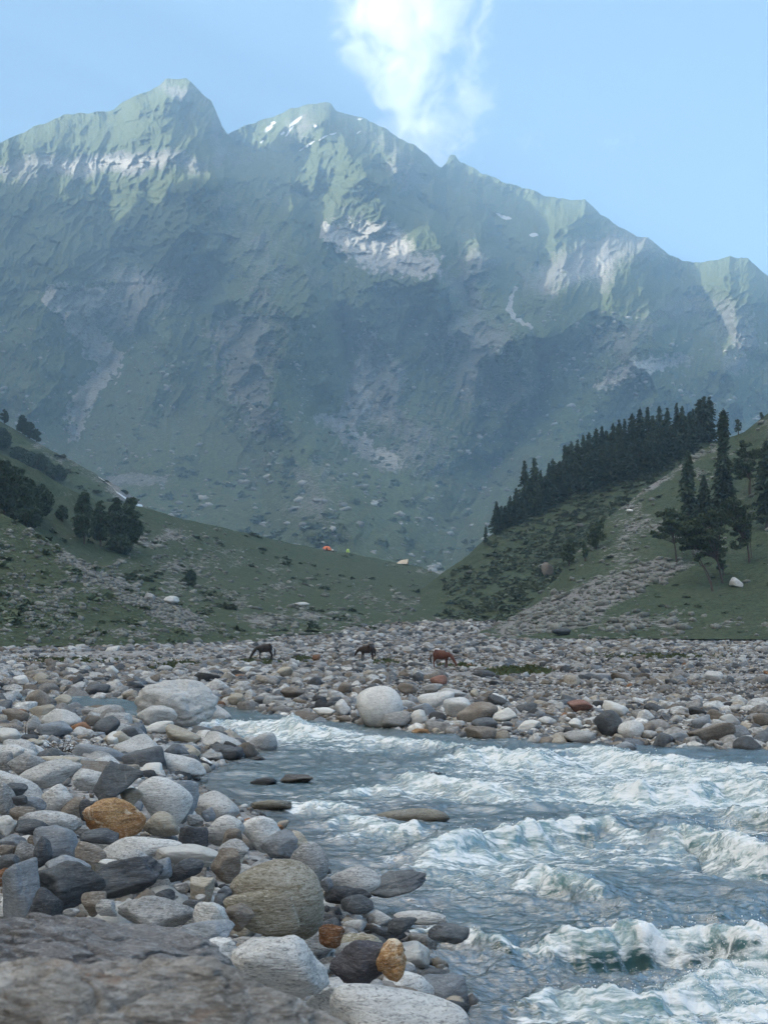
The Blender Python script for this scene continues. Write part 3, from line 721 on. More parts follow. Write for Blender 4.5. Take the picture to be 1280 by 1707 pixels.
# -- near bank, bottom rows
H(665, 1700, 235, 125, 'granite', 'round granite boulder at the bottom edge', 'pale speckled granite boulder cut by the bottom edge, beside the river', D=4.9, p=5, n=9, rough=.015, seed=44)
H(468, 1607, 176, 110, 'granite', 'big white-grey boulder', 'big white-grey streaked boulder in front of the round olive banded one', D=5.6, p=7, n=10, ang=12, seed=31)
H(360, 1590, 86, 52, 'granite', 'white shoulder rock', 'small white-grey rock poking out left of the big white-grey streaked boulder', D=5.9, p=7, n=9)
H(565, 1672, 110, 60, 'granite', 'grey slab by the slate', 'pale grey rock squeezed between the white-grey boulder and the two-coloured one', D=5.8, p=8, n=9)
H(612, 1607, 128, 82, 'half', 'two-coloured boulder', 'boulder half black slate and half ochre crust standing in the water', D=6.9, p=8, n=10, seed=8, rough=.08)
H(652, 1600, 52, 70, 'rust', 'ochre half', 'ochre crusted end of rock standing in the water against the black slate', D=6.8, p=6, n=9, seed=19, ang=-4, rough=.09)
H(466, 1496, 168, 132, 'olive', 'round olive banded boulder', 'big round olive boulder with wavy bands, largest of the near bank behind the foreground rocks', D=8.1, p=4.2, n=12, rough=.02, seed=22, ang=24)
H(440, 1516, 134, 84, 'olive', 'olive shell slab', 'lighter olive slab scaling off the face of the round olive banded boulder', D=7.5, p=4.2, n=10, rough=.03, ang=26, seed=27, depth=.35)
H(553, 1560, 44, 40, 'orange', 'wet orange rock', 'wet orange-brown rock at the waterline below the round olive boulder', p=4.5, n=11, D=8.0, rough=.09)
H(260, 1523, 134, 58, 'grey', 'rippled grey boulder', 'long grey boulder with diagonal ripples just above the dark foreground boulder', D=7.4, ang=8, p=7, seed=61)
H(352, 1530, 62, 58, 'granite', 'cone-shaped pale rock', 'cone-shaped pale rock between the rippled grey boulder and the olive one', D=7.2, p=8)
H(345, 1555, 90, 40, 'bluegrey', 'blue-grey slab', 'low blue-grey slab under the cone-shaped pale rock', D=6.6, p=10)
H(398, 1530, 52, 44, 'brown', 'brown rock with orange spot', 'small brown rock with an orange spot at the foot of the olive boulder', D=7.3)
H(336, 1485, 42, 44, 'tan', 'buff block', 'small buff angular block among pebbles in the middle of the near bank', box=True, p=14, n=9, D=8.4)
H(379, 1442, 56, 56, 'brown', 'brown-grey triangular rock', 'smooth brown-grey triangular rock leaning right in front of the small striped granite one', ang=-30, p=10, D=9.3)
H(310, 1449, 64, 34, 'slate', 'dark lens-shaped rock', 'dark lens-shaped rock lying on the white quartzite slab', ang=-18, p=8, D=9.0)
H(313, 1426, 118, 36, 'white', 'white quartzite slab', 'bright white quartzite slab in the middle of the near bank', ang=8, p=9, D=9.8, seed=71)
H(375, 1488, 26, 24, 'bluegrey', 'small striped pebble', 'small blue-grey striped stone against the left side of the olive boulder', D=8.1)
H(370, 1506, 26, 32, 'slate', 'small dark slate', 'small dark stone between the buff block and the olive boulder', D=7.9)
H(518, 1438, 68, 62, 'grey', 'round veined boulder', 'round grey boulder with wavy veins behind the olive one, at the water', D=10.3, p=5, rough=.02, ang=35, seed=81)
H(590, 1466, 90, 44, 'grey', 'egg-shaped boulder', 'light grey egg-shaped boulder at the water with a dark wet underside', D=10.6, p=4.5, rough=.018, ang=-2, seed=82)
H(545, 1474, 22, 26, 'bluegrey', 'small blue stone', 'small blue-grey stone between the veined and the egg-shaped boulder', D=9.8)
H(580, 1494, 80, 30, 'charcoal', 'wet black rock', 'wet black rock under the egg-shaped boulder', D=10.2)
H(663, 1472, 100, 36, 'slate', 'knobbly dark rock', 'long knobbly dark wet rock reaching into the rapids', D=11.2, ang=-12, rough=.09, seed=83)
H(596, 1508, 56, 34, 'slate', 'purple-grey dome', 'smooth purple-grey dome of rock standing in the shallow water', D=9.6, p=5, seed=84)
H(670, 1540, 52, 26, 'charcoal', 'flat wet rock', 'brown-black flat wet rock in the water above the two-coloured boulder', D=9.0, ang=-24, p=10)
H(748, 1556, 70, 30, 'slate', 'drowned dark slab', 'dark slab just breaking the water surface beside white riffles', D=8.9, p=8, ang=8)
H(465, 1412, 66, 54, 'bluegrey', 'blue-grey wedge', 'smooth blue-grey wedge with one pale seam, between granite boulders by the water', D=11.2, box=True, p=12, seed=91)
H(492, 1402, 54, 34, 'tan', 'buff rock by the water', 'small cream and black rock behind the blue-grey wedge at the water', D=11.9)
H(436, 1388, 70, 58, 'granite', 'speckled granite boulder', 'speckled pale granite boulder at the water behind the blue-grey wedge', D=12.2, p=6, ang=32, seed=92)
H(375, 1385, 66, 50, 'granite', 'oval granite boulder', 'oval pale granite boulder tilted up to the right, beside the speckled one', D=11.8, p=5, ang=-28, seed=93, rough=.02)
H(390, 1415, 52, 32, 'grey', 'striped granite rock', 'small striped granite rock just behind the brown-grey triangular rock', D=10.4)
H(388, 1398, 32, 36, 'brown', 'wedge under oval granite', 'brown wedge under the oval pale granite boulder', D=11.3)
H(360, 1345, 80, 50, 'granite', 'pale cone by the water', 'pale smooth cone-shaped granite boulder at the head of the near bank by the water', D=14, p=6, seed=94, rough=.02, ang=10)
H(348, 1358, 24, 26, 'bluegrey', 'small slate cone', 'small blue-grey stone leaning on the pale cone-shaped granite', D=12.8)
H(327, 1368, 28, 22, 'grey', 'small oval grey stone', 'small oval grey stone left of the oval granite boulder', D=12.4)
H(272, 1336, 92, 76, 'granite', 'big rounded pale boulder', 'big rounded pale boulder to the right of the leaning dark slab', D=11.9, p=5.5, ang=28, seed=95, rough=.022)
H(306, 1335, 50, 74, 'bluegrey', 'grey slab behind pale boulder', 'blue-grey slab standing against the big rounded pale boulder on the water side', D=12.6, ang=20, p=7)
H(272, 1376, 62, 44, 'tan', 'buff half-moon rock', 'greenish buff half-moon rock below the big rounded pale boulder', D=11, p=6, ang=20)
H(323, 1398, 52, 46, 'charcoal', 'black wet cleft rock', 'almost black wet rock in the gap left of the oval granite boulder', D=11.3, p=8)
H(235, 1412, 142, 44, 'granite', 'long pale slab', 'long pale grey slab rising to the right below the rust-orange boulder', D=9.9, p=6, ang=-12, seed=96, rough=.025)
H(191, 1364, 104, 70, 'rust', 'rust-orange boulder', 'rust-orange boulder crusted with ochre and white, brightest of the near bank', D=10.6, p=9, n=12, ang=-8, rough=.06, seed=97)
H(220, 1327, 40, 30, 'tan', 'buff rock on the rust boulder', 'buff rock wedged between the leaning dark slab and the big rounded pale boulder', D=11.6)
H(192, 1302, 92, 56, 'slate', 'leaning dark slab', 'tall dark slate slab leaning steeply to the right above the rust-orange boulder', D=11.4, ang=-48, p=16, n=9, seed=98, box=True)
H(150, 1352, 38, 40, 'charcoal', 'dark rock by the rust boulder', 'small dark grey rock leaning on the left flank of the rust-orange boulder', D=10.8)
H(168, 1394, 66, 26, 'slate', 'low dark rock', 'low dark brown-grey rock under the rust-orange boulder', D=10.2, p=7)
H(125, 1346, 50, 36, 'brown', 'brown wedge', 'brown wedge-shaped rock between the speckled steep granite and the dark slab', D=11.2)
H(93, 1336, 60, 46, 'granite', 'steep speckled granite', 'steep speckled granite rock pointing up right, left of the brown wedge', D=11.3, ang=-34, p=8, seed=99)
H(86, 1371, 104, 40, 'grey', 'flat oval grey boulder', 'flat oval grey boulder with buff top lying in front of the steep speckled granite', D=10.4, p=5, seed=100, ang=8)
H(55, 1380, 58, 30, 'slate', 'dark rock under the oval boulder', 'dark grey rock poking out under the flat oval grey boulder', D=9.9)
H(150, 1300, 62, 36, 'granite', 'pale rock behind the dark slab', 'pale speckled rock partly hidden behind the leaning dark slab', D=12.6, p=6)
H(85, 1290, 104, 44, 'granite', 'long light boulder', 'long light boulder sloping down to the left below the dead bush', D=12.2, ang=-14, p=7, seed=101)
H(100, 1271, 70, 22, 'tan', 'buff flat rock', 'buff flat rock behind the long light boulder', D=13.1)
H(46, 1276, 64, 42, 'grey', 'grey shield-shaped boulder', 'smooth grey shield-shaped boulder left of the long light boulder', D=12.6, p=6, seed=102, ang=-12)
H(8, 1270, 34, 36, 'grey', 'grey rock on the left edge', 'grey gneiss rock cut by the left edge, level with the dead bush', D=12.9)
H(20, 1254, 46, 26, 'granite', 'pale veined rock', 'pale veined rock on the left edge above the shield-shaped boulder', D=14)
H(32, 1313, 112, 38, 'granite', 'sloping pale slab', 'long pale slab sloping down to the right from the left edge', D=11.4, ang=26, p=8, seed=103)
H(25, 1317, 44, 26, 'slate', 'dark stone on the pale slab', 'dark grey rounded stone lying on the sloping pale slab', D=11.0)
H(8, 1333, 36, 60, 'grey', 'speckled block on the left edge', 'big speckled grey block cut by the left edge below the sloping pale slab', D=10.7, p=7)
H(34, 1334, 26, 18, 'slate', 'small dark oval stone', 'small dark oval stone right of the speckled block on the left edge', D=10.6)
H(56, 1340, 44, 22, 'bluegrey', 'pale blue stone', 'pale blue-grey stone with a brown end, below the sloping pale slab', D=10.9)
H(40, 1355, 44, 24, 'brown', 'rough brown rock', 'rough brown-grey rock right of the speckled block', D=10.4)
H(10, 1378, 40, 38, 'white', 'white lichened rock', 'white and yellow lichened rock cut by the left edge', D=9.9)
H(22, 1403, 50, 26, 'bluegrey', 'pale blue-grey rock', 'pale blue-grey rock below the white lichened one on the left edge', D=9.6)
H(12, 1420, 30, 24, 'brown', 'brown stone on the left edge', 'smooth brown stone cut by the left edge, above the orange one', D=9.3)
H(16, 1440, 40, 34, 'slate', 'slate stone on the left edge', 'slate-grey stone cut by the left edge, beside the orange rock', D=9.0)
H(5, 1464, 26, 36, 'orange', 'orange rock on the left edge', 'orange rusty rock cut by the left edge', D=8.6)
H(92, 1412, 84, 74, 'bluegrey', 'blue-grey humped boulder', 'large blue-grey humped boulder with a dark overhang, left of the long pale slab', D=9.7, p=7, ang=18, seed=104)
H(72, 1420, 32, 54, 'slate', 'dark head-shaped rock', 'dark rock with a rounded head standing on the blue-grey humped boulder', D=9.2)
H(110, 1447, 80, 46, 'bluegrey', 'blue-grey lower slab', 'flat blue-grey slab in front of the humped boulder', D=9.0, p=10, ang=14)
H(152, 1420, 56, 32, 'brown', 'brown-grey flat rock', 'brown-grey flat rock with a rusty edge between the humped boulder and the long pale slab', D=9.5, ang=10)
H(180, 1438, 34, 12, 'white', 'white flat pebble', 'small white flat stone under the long pale slab', D=9.1)
H(222, 1430, 54, 30, 'grey', 'grey squared rock', 'grey squared rock between the long pale slab and the dark ridge-backed boulder', D=9.3)
H(45, 1420, 40, 40, 'grey', 'brown-grey rock', 'dull grey rock left of the dark head-shaped rock', D=9.3)
H(34, 1486, 82, 96, 'bluegrey', 'big grey-blue slab', 'big flat-faced blue-grey slab at the left edge just above the foreground boulder', D=7.9, p=14, n=9, ang=-20, seed=105, box=True)
H(75, 1510, 60, 60, 'charcoal', 'black rock under the slab', 'black rock in the shade right of the big flat-faced slab', D=7.5, p=9)
H(122, 1473, 122, 76, 'slate', 'dark angular boulder', 'large dark angular boulder with a smooth top, left one of the dark pair', D=8.2, p=18, n=8, ang=-10, seed=106, rough=.08)
H(205, 1463, 136, 68, 'slate', 'dark ridge-backed boulder', 'large dark boulder with a folded ridge back, right one of the dark pair', D=8.4, p=16, n=9, ang=-14, seed=108, rough=.10)
H(268, 1448, 38, 38, 'bluegrey', 'grey rock end', 'grey rounded rock at the right end of the dark ridge-backed boulder', D=8.9)
H(157, 1502, 46, 42, 'brown', 'striped brown wedge', 'small striped brown wedge standing below the dark ridge-backed boulder', D=7.5, ang=-40, p=10)
H(178, 1514, 36, 30, 'grey', 'plain grey wedge', 'small plain grey rock beside the striped brown wedge', D=7.2)
H(120, 1521, 26, 16, 'grey', 'small grey stone', 'small grey stone just above the dark foreground boulder', D=7.0)
H(275, 1495, 34, 26, 'slate', 'dark flat stone', 'dark flat stone between the ridge-backed boulder and the rippled grey one', D=8.1)
H(303, 1480, 26, 20, 'grey', 'grey pebble', 'small grey stone left of the buff block', D=8.5)
H(320, 1508, 34, 18, 'slate', 'low grey stone', 'low dark grey stone in front of the buff block', D=7.8)
H(335, 1497, 18, 14, 'granite', 'light pebble', 'small light pebble at the foot of the buff block', D=8.0)
# -- head of the near bank and the shallows
H(294, 1174, 140, 84, 'granite', 'giant pale boulder', 'giant pale boulder with a dark vertical cleft, at the head of the rapids', D=39, p=6, n=12, seed=116, crack=.12, rough=.05)
H(262, 1194, 70, 36, 'granite', 'lower flank of giant boulder', 'smooth pale flank rock leaning on the left foot of the giant pale boulder', D=38, p=7)
H(352, 1192, 70, 40, 'granite', 'pale foot boulder', 'lower pale boulder at the water side of the giant cleft one', D=38, p=8, ang=14, seed=112)
H(268, 1213, 50, 22, 'white', 'white rock by the rapids', 'white elongated rock where the rapids begin', D=33.5, ang=-16)
H(306, 1226, 60, 28, 'tan', 'buff rock by the rapids', 'buff smooth rock sloping into the first white rapid', D=31.5, ang=10)
H(315, 1253, 42, 24, 'tan', 'cream block', 'cream-coloured blocky rock at the tip of the stony spit', D=27.5)
H(388, 1257, 36, 24, 'slate', 'dark ridged rock', 'dark ridged rock at the end of the stony spit in the water', D=27.3, p=8)
H(352, 1262, 42, 16, 'grey', 'low grey rock', 'low grey rock on the stony spit', D=26.8)
H(372, 1248, 50, 16, 'slate', 'wet dark rock', 'wet dark rock behind the ridged one on the stony spit', D=29)
H(428, 1266, 32, 12, 'charcoal', 'drowned rock', 'low dark rock awash beyond the stony spit', D=26.2)
H(440, 1302, 46, 14, 'slate', 'awash boulder', 'dark boulder awash in the river below the stony spit', D=21.8)
H(495, 1298, 56, 14, 'brown', 'awash brown rock', 'brown rock awash beside white riffles, in mid-river', D=22.2)
H(680, 1357, 140, 34, 'olive', 'water-covered boulder', 'broad olive boulder with water sheeting over it, in mid-river', D=17.0, p=4.2, rough=.02, seed=120, depth=.8, sink=.07)
H(715, 1293, 56, 14, 'slate', 'awash dark rock', 'dark rock awash upstream of the broad olive boulder', D=23)
H(690, 1432, 60, 22, 'olive', 'drowned yellow rock', 'yellowish rock under clear water downstream of the broad olive boulder', D=14.0, p=5, sink=.1)
H(452, 1342, 70, 20, 'olive', 'rock under riffle', 'pale rock just under the surface near the pale cone-shaped granite', D=18.5, p=5)
H(598, 1557, 90, 34, 'olive', 'drowned pale rock', 'yellow-grey rock seen through shallow water above the two-coloured boulder', D=9.3, p=5, sink=.08)
H(700, 1508, 90, 22, 'granite', 'drowned grey rock', 'pale grey rock seen through smooth water right of the purple-grey dome', D=10.4, p=5, sink=.12)
# -- middle left
for i, (cu, cv, w, h, mt, ang, lab, sh) in enumerate([
    (102, 1202, 68, 42, 'granite', 0, 'pale angular boulder with a grey-blue front, upper left bank', 'pale angular boulder'),
    (92, 1217, 58, 30, 'bluegrey', 0, 'rounded blue-grey boulder leaning on the pale angular one', 'blue-grey front boulder'),
    (178, 1212, 50, 34, 'slate', -18, 'dark tilted boulder with fine stripes on the upper left bank', 'dark tilted boulder'),
    (65, 1165, 42, 32, 'brown', 0, 'brown rounded boulder with an orange scar, upper left bank', 'scarred brown boulder'),
    (28, 1192, 46, 24, 'brown', 5, 'flat brown boulder with pale top near the left edge', 'flat brown boulder'),
    (106, 1168, 32, 22, 'tan', 0, 'buff rock with a dark underside right of the scarred brown boulder', 'buff dark-bottomed rock'),
    (55, 1207, 32, 30, 'grey', 0, 'rounded grey boulder right of the flat brown one', 'rounded grey boulder'),
    (154, 1203, 34, 24, 'brown', -10, 'brown-grey oval rock left of the dark tilted boulder', 'brown-grey oval rock'),
    (153, 1188, 32, 18, 'grey', 0, 'light grey oval rock above the brown-grey oval one', 'light grey oval rock'),
    (195, 1231, 44, 24, 'tan', -12, 'buff low rock in front of the dark tilted boulder', 'buff low rock'),
    (190, 1232, 26, 24, 'white', -30, 'small white oval rock in front of the dark tilted boulder', 'small white oval rock'),
    (57, 1238, 34, 14, 'tan', 0, 'flat buff rock on the sand left of the dead bush', 'flat buff rock'),
    (14, 1228, 42, 30, 'white', 0, 'white rock at the left edge behind the dead twigs', 'white rock at the left edge'),
    (163, 1150, 46, 22, 'slate', -14, 'dark wedge-shaped rock on the gravel bank left of the giant pale boulder', 'dark wedge rock'),
    (36, 1134, 26, 18, 'granite', 0, 'light grey round rock high on the left gravel bank', 'light grey round rock'),
    (68, 1130, 28, 18, 'tan', 0, 'buff round rock high on the left gravel bank', 'buff round rock'),
    (187, 1118, 22, 16, 'white', 30, 'white slanting rock on the stony flat left of the grass patch', 'white slanting rock'),
    (410, 1117, 30, 12, 'white', -12, 'bright white rock on the flat in front of the leftmost horse', 'bright white rock'),
    (475, 1120, 30, 18, 'tan', -15, 'cream-coloured rock on the flat between two horses', 'cream rock'),
    (488, 1155, 42, 20, 'brown', 0, 'dark brown flat boulder across the channel from the giant pale boulder', 'dark brown flat boulder'),
    (393, 1166, 28, 22, 'tan', 0, 'ochre-spotted rock right behind the giant pale boulder', 'ochre-spotted rock'),
    (435, 1168, 22, 14, 'slate', 0, 'dark round rock right of the ochre-spotted one', 'dark round rock')]):
    H(cu, cv, w, h, mt, sh, lab, ang=ang, sub=4, p=7, bank='near' if cu < 300 else 'far', cat='boulder')
# -- far bank
for i, (cu, cv, w, h, mt, ang, lab, sh, kw) in enumerate([
    (633, 1180, 78, 74, 'granite', 0, 'tall pale domed boulder at the water on the far bank', 'tall pale domed boulder', dict(p=4.2, n=13, seed=141, rough=.03)),
    (660, 1201, 52, 30, 'grey', -14, 'smooth grey boulder leaning on the right foot of the tall domed boulder', 'smooth leaning boulder', dict(p=6, seed=131)),
    (697, 1196, 28, 28, 'white', 0, 'round whitish boulder right of the smooth leaning boulder', 'round whitish boulder', dict(p=6)),
    (702, 1223, 34, 18, 'rust', 0, 'golden ochre rock standing in the water before the far bank', 'golden ochre rock', dict(p=7)),
    (722, 1148, 34, 18, 'grey', -8, 'light grey oval rock on top of the far bank pile', 'light grey oval rock of the pile', dict(p=6)),
    (728, 1165, 62, 32, 'granite', -20, 'long pale boulder under the light grey oval rock', 'long pale boulder', dict(p=7, seed=132)),
    (751, 1156, 50, 20, 'granite', -3, 'flat pale slab on top of the far bank pile', 'flat pale slab', dict(p=7)),
    (705, 1182, 38, 22, 'bluegrey', 10, 'blue-grey rock above the round whitish boulder', 'blue-grey rock of the pile', dict(p=9)),
    (795, 1188, 72, 34, 'brown', -14, 'big brown-grey sloping boulder in the far bank pile', 'big brown-grey sloping boulder', dict(p=9, seed=133)),
    (764, 1179, 52, 34, 'granite', 0, 'pale knobbly rock left of the big brown-grey sloping boulder', 'pale knobbly rock', dict(p=8)),
    (840, 1193, 42, 26, 'white', -10, 'pale wedge right of the big brown-grey sloping boulder', 'pale wedge', dict(p=10)),
    (801, 1226, 52, 30, 'brown', 0, 'dark brown angular boulder at the waterline of the far bank', 'dark brown angular boulder', dict(p=14, box=True, seed=134)),
    (807, 1207, 44, 22, 'slate', 0, 'dark rounded rock behind the dark brown angular boulder', 'dark rounded rock', dict(p=7)),
    (731, 1134, 30, 18, 'redbrown', 0, 'reddish brown dome-shaped rock below the bay horse', 'reddish dome', dict(p=6)),
    (679, 1148, 34, 20, 'brown', 0, 'brown oval rock above the tall domed boulder', 'brown oval rock', dict(p=6)),
    (697, 1129, 20, 18, 'slate', 0, 'round dark rock left of the reddish dome', 'round dark rock', dict(p=6)),
    (790, 1156, 14, 14, 'tan', 0, 'small cream rock right of the flat pale slab', 'small cream rock', {}),
    (830, 1170, 40, 20, 'charcoal', 30, 'dark brown slab tilting down on the gravel behind the far bank', 'dark tilting slab', dict(p=14)),
    (507, 1197, 50, 28, 'brown', -8, 'dark wet boulder where the side channel joins the rapids', 'wet boulder at the side channel', dict(p=7, seed=135)),
    (540, 1187, 38, 16, 'white', 5, 'white flat rock above the wet boulder by the side channel', 'white flat rock', {}),
    (534, 1203, 24, 16, 'bluegrey', 0, 'blue-grey rock right of the wet boulder by the side channel', 'blue-grey rock by the channel', {}),
    (572, 1180, 28, 30, 'granite', 0, 'light grey leaning rock left of the tall domed boulder', 'light leaning rock', {}),
    (575, 1148, 26, 22, 'brown', -40, 'dark brown rock standing on the pile left of the tall domed boulder', 'dark brown pile rock', {}),
    (1013, 1206, 50, 46, 'slate', 20, 'dark blue-black rounded boulder at the water on the far bank', 'dark blue-black boulder', dict(p=8, seed=136)),
    (1051, 1217, 44, 34, 'granite', 0, 'round light speckled boulder right beside the dark blue-black one', 'round speckled boulder', dict(p=4.5, seed=137, rough=.015)),
    (1024, 1184, 44, 26, 'white', 20, 'white-topped rock behind the dark blue-black boulder', 'white-topped rock', dict(p=8)),
    (1075, 1193, 30, 22, 'granite', 0, 'squared pale rock behind the round speckled boulder', 'squared pale rock', dict(p=11, box=True)),
    (966, 1177, 44, 22, 'redbrown', 5, 'rust-brown flat boulder on the far bank gravel', 'rust-brown flat boulder', dict(p=10)),
    (1185, 1222, 78, 34, 'brown', -5, 'long dark brown slab at the waterline near the right edge', 'long dark brown slab', dict(p=12, seed=138, box=True)),
    (1213, 1200, 32, 20, 'white', 0, 'bright white rock on the long dark brown slab', 'bright white rock on the slab', dict(p=8)),
    (1193, 1192, 32, 18, 'brown', 10, 'brown rock left of the bright white one', 'brown rock by the white one', dict(p=9)),
    (1168, 1205, 32, 22, 'bluegrey', -20, 'blue-grey triangular rock above the long dark brown slab', 'blue-grey triangular rock', dict(p=12)),
    (1120, 1215, 34, 14, 'brown', -5, 'flat brown-grey rock right of the round speckled boulder', 'flat brown-grey rock', {}),
    (1127, 1230, 40, 20, 'bluegrey', 0, 'blue-grey boulder at the waterline right of the round speckled boulder', 'blue-grey waterline boulder', {}),
    (1082, 1225, 26, 16, 'granite', 0, 'pale mottled rock between the speckled boulder and the blue-grey one', 'pale mottled rock', {}),
    (966, 1230, 56, 26, 'grey', 0, 'broad grey rock with dark hollows left of the dark blue-black boulder', 'broad grey rock', dict(p=8)),
    (1040, 1246, 42, 20, 'bluegrey', -5, 'wet grey rock in the water below the dark blue-black boulder', 'wet grey water rock', {}),
    (911, 1202, 32, 16, 'granite', -4, 'flat pale oval rock on the far bank gravel', 'flat pale oval rock', {}),
    (881, 1209, 44, 18, 'white', -12, 'long white rock left of the flat pale oval one', 'long white rock', {}),
    (958, 1207, 22, 20, 'white', 0, 'small pale rock above the broad grey rock', 'small pale rock', {}),
    (1189, 1127, 32, 18, 'granite', 0, 'lone light oval boulder on the stony flat near the right edge', 'lone light oval boulder', dict(p=6)),
    (1190, 1240, 30, 12, 'grey', 0, 'low grey rock in front of the long dark brown slab', 'low grey front rock', {}),
    (1270, 1200, 34, 24, 'brown', 0, 'brown-grey rock cut by the right edge on the far bank', 'rock at the right edge', {}),
    (934, 1053, 34, 12, 'charcoal', 0, 'large dark boulder at the foot of the boulder fan', 'dark fan boulder', dict(D=245, p=8)),
    (806, 1124, 40, 14, 'charcoal', 0, 'low dark rock heap right of the bay horse', 'low dark heap', {}),
    (527, 1096, 14, 11, 'orange', 0, 'small orange rock on the flat between the horses', 'small orange rock', {}),
    (558, 1094, 9, 13, 'brown', 0, 'small upright brown rock near the middle horse', 'upright brown rock', {})]):
    kw.setdefault('sub', 4)
    H(cu, cv, w, h, mt, sh, lab, ang=ang, bank='far', **kw)
# -- rocks that stand out on the hillsides
for (cu, cv, w, h, R, lab, mt) in [(1226, 971, 22, 18, R1, 'pale square boulder on the grass below the pines', 'granite'), (912, 950, 20, 26, R2, 'brown-grey rock outcrop among the shrubs of the forested ridge', 'brown'),
                               (286, 1001, 26, 16, L1, 'pale boulder at the lower end of the left scree', 'granite'), (250, 995, 18, 14, L1, 'grey boulder left of the pale one in the scree', 'grey'), (1049, 852, 12, 7, R1, 'small pale rock high on the grassy spur', 'white'),
                               (501, 1007, 30, 7, L2, 'long pale rock lying on the meadow spur', 'granite')]:
    P0 = R.hit(cu, cv + h * .4); D = P0[1]
    put_rock(rock_shape(int(cu), 4, 9, 10, .06), at(cu, cv, D), (w / 2 / FPX * D, w / 2.2 / FPX * D, h / 2 / FPX * D), 0, 1., M[mt], 'boulder', lab, 'boulder', 'boulders on the hillsides')

# ---- everything else on the banks: sampled stones, the largest as objects of their own
PAL = [((.45, .46, .455), 'pale grey', 'granite', 6), ((.27, .268, .26), 'mid grey', 'grey', 6), ((.20, .225, .25), 'blue-grey', 'bluegrey', 2), ((.10, .11, .12), 'dark grey', 'slate', 3),
       ((.20, .175, .15), 'brown', 'brown', 3.6), ((.36, .33, .28), 'buff', 'tan', 2.6), ((.60, .60, .58), 'white', 'white', 1.8), ((.055, .06, .065), 'black', 'charcoal', 1.0), ((.26, .14, .08), 'rusty', 'orange', .14)]
pw = np.array([p[3] for p in PAL]); pw = pw / pw.sum()
def sample_banks():
    out = []
    def add(n, ulo, uhi, vlo, vhi, smin, smax, k, land):
        u = rng.uniform(ulo, uhi, n); v = rng.uniform(vlo, vhi, n)
        D = np.clip(GH(u, v), 4, 590); p = at(u, v, D)
        s = smin * (1 - rng.uniform(0, 1, n) * (1 - (smin / smax) ** k)) ** (-1 / k)      # Pareto-like radii, metres
        out.append((u, v, D, p, s, np.full(n, land)))
    # near bank
    add(2600, -60, 800, 1230, 1700, .03, .20, 1.5, 0)
    add(5200, -60, 480, 1150, 1300, .05, .42, 1.5, 0)
    add(2600, -80, 420, 1095, 1170, .10, .55, 1.6, 0)
    # far bank by the water
    add(8000, 380, 1330, 1165, 1262, .04, .34, 1.75, 1)
    add(7000, 380, 1330, 1130, 1185, .05, .34, 2.3, 1)
    # the stony flat
    add(20000, -60, 1340, 1082, 1142, .11, .50, 2.3, 2)
    add(17000, -60, 1340, 1058, 1088, .22, .85, 2.3, 2)
    add(9000, 560, 960, 1004, 1064, .25, 1.3, 2.1, 2)
    add(3600, 1330, 1880, 1165, 1275, .05, .36, 1.7, 1)
    add(7000, 1330, 1880, 1060, 1165, .14, .6, 2.1, 2)
    c = [np.concatenate([o[i] for o in out]) for i in range(6)]
    return c
# table of where each picture row and column meets the ground
_gu = np.linspace(-100, 1900, 101); _gv = np.linspace(990, 1710, 361)
_gt = np.array([[ground_hit(a, b)[1] for a in _gu] for b in _gv])
def GH(u, v):
    fu = np.clip((u + 100) / 20, 0, 99.999); fv = np.clip((v - 990) / 2, 0, 359.999)
    i, j = fu.astype(int), fv.astype(int); a, b = fu - i, fv - j
    return (_gt[j, i] * (1 - a) + _gt[j, i + 1] * a) * (1 - b) + (_gt[j + 1, i] * (1 - a) + _gt[j + 1, i + 1] * a) * b
U_, V_, D_, P_, S_, L_ = sample_banks()
pz = zg(P_[:, 0], P_[:, 1])
onland = (pz > -.06) & (np.abs(P_[:, 2] - pz) < np.where(D_ > 200, 2.5, .35))
# a sandy stretch behind the near boulders and a gravel strip beyond the far bank keep only small stones
sandy = (blob(U_, V_, 170, 1252, 130, 16) > .3) | (np.abs(V_ - 1126 - (U_ - 900) * .006) < 5) & (U_ > 700) | (blob(U_, V_, 330, 1145, 110, 9) > .3)
ok = onland & ~(sandy & (S_ > .09)) & ~((U_ > 640) & (V_ > 1118) & (V_ < 1168) & (S_ > .15) & (rng.uniform(0, 1, len(U_)) < .7))
inh = np.zeros(len(U_), bool)
for (cu, cv, w, h, D, sh, bk, c, rm) in HEROES:
    srad = S_ * FPX / D_
    m = (((U_ - cu) / (w / 2 * 1.0 + srad * .6)) ** 2 + ((V_ - cv) / (h / 2 + srad * .6)) ** 2 < 1) & (D_ < D + .1)
    m |= np.linalg.norm(P_ - c, axis=1) < rm * .6
    inh |= m
ok &= ~inh
idx = np.where(ok)[0]
app = S_[idx] / D_[idx]
vis = (U_[idx] > -10) & (U_[idx] < 1290) & (V_[idx] < 1700)
order = idx[np.argsort(-app * vis)]
N_OWN = 298 - len(HEROES) - 6
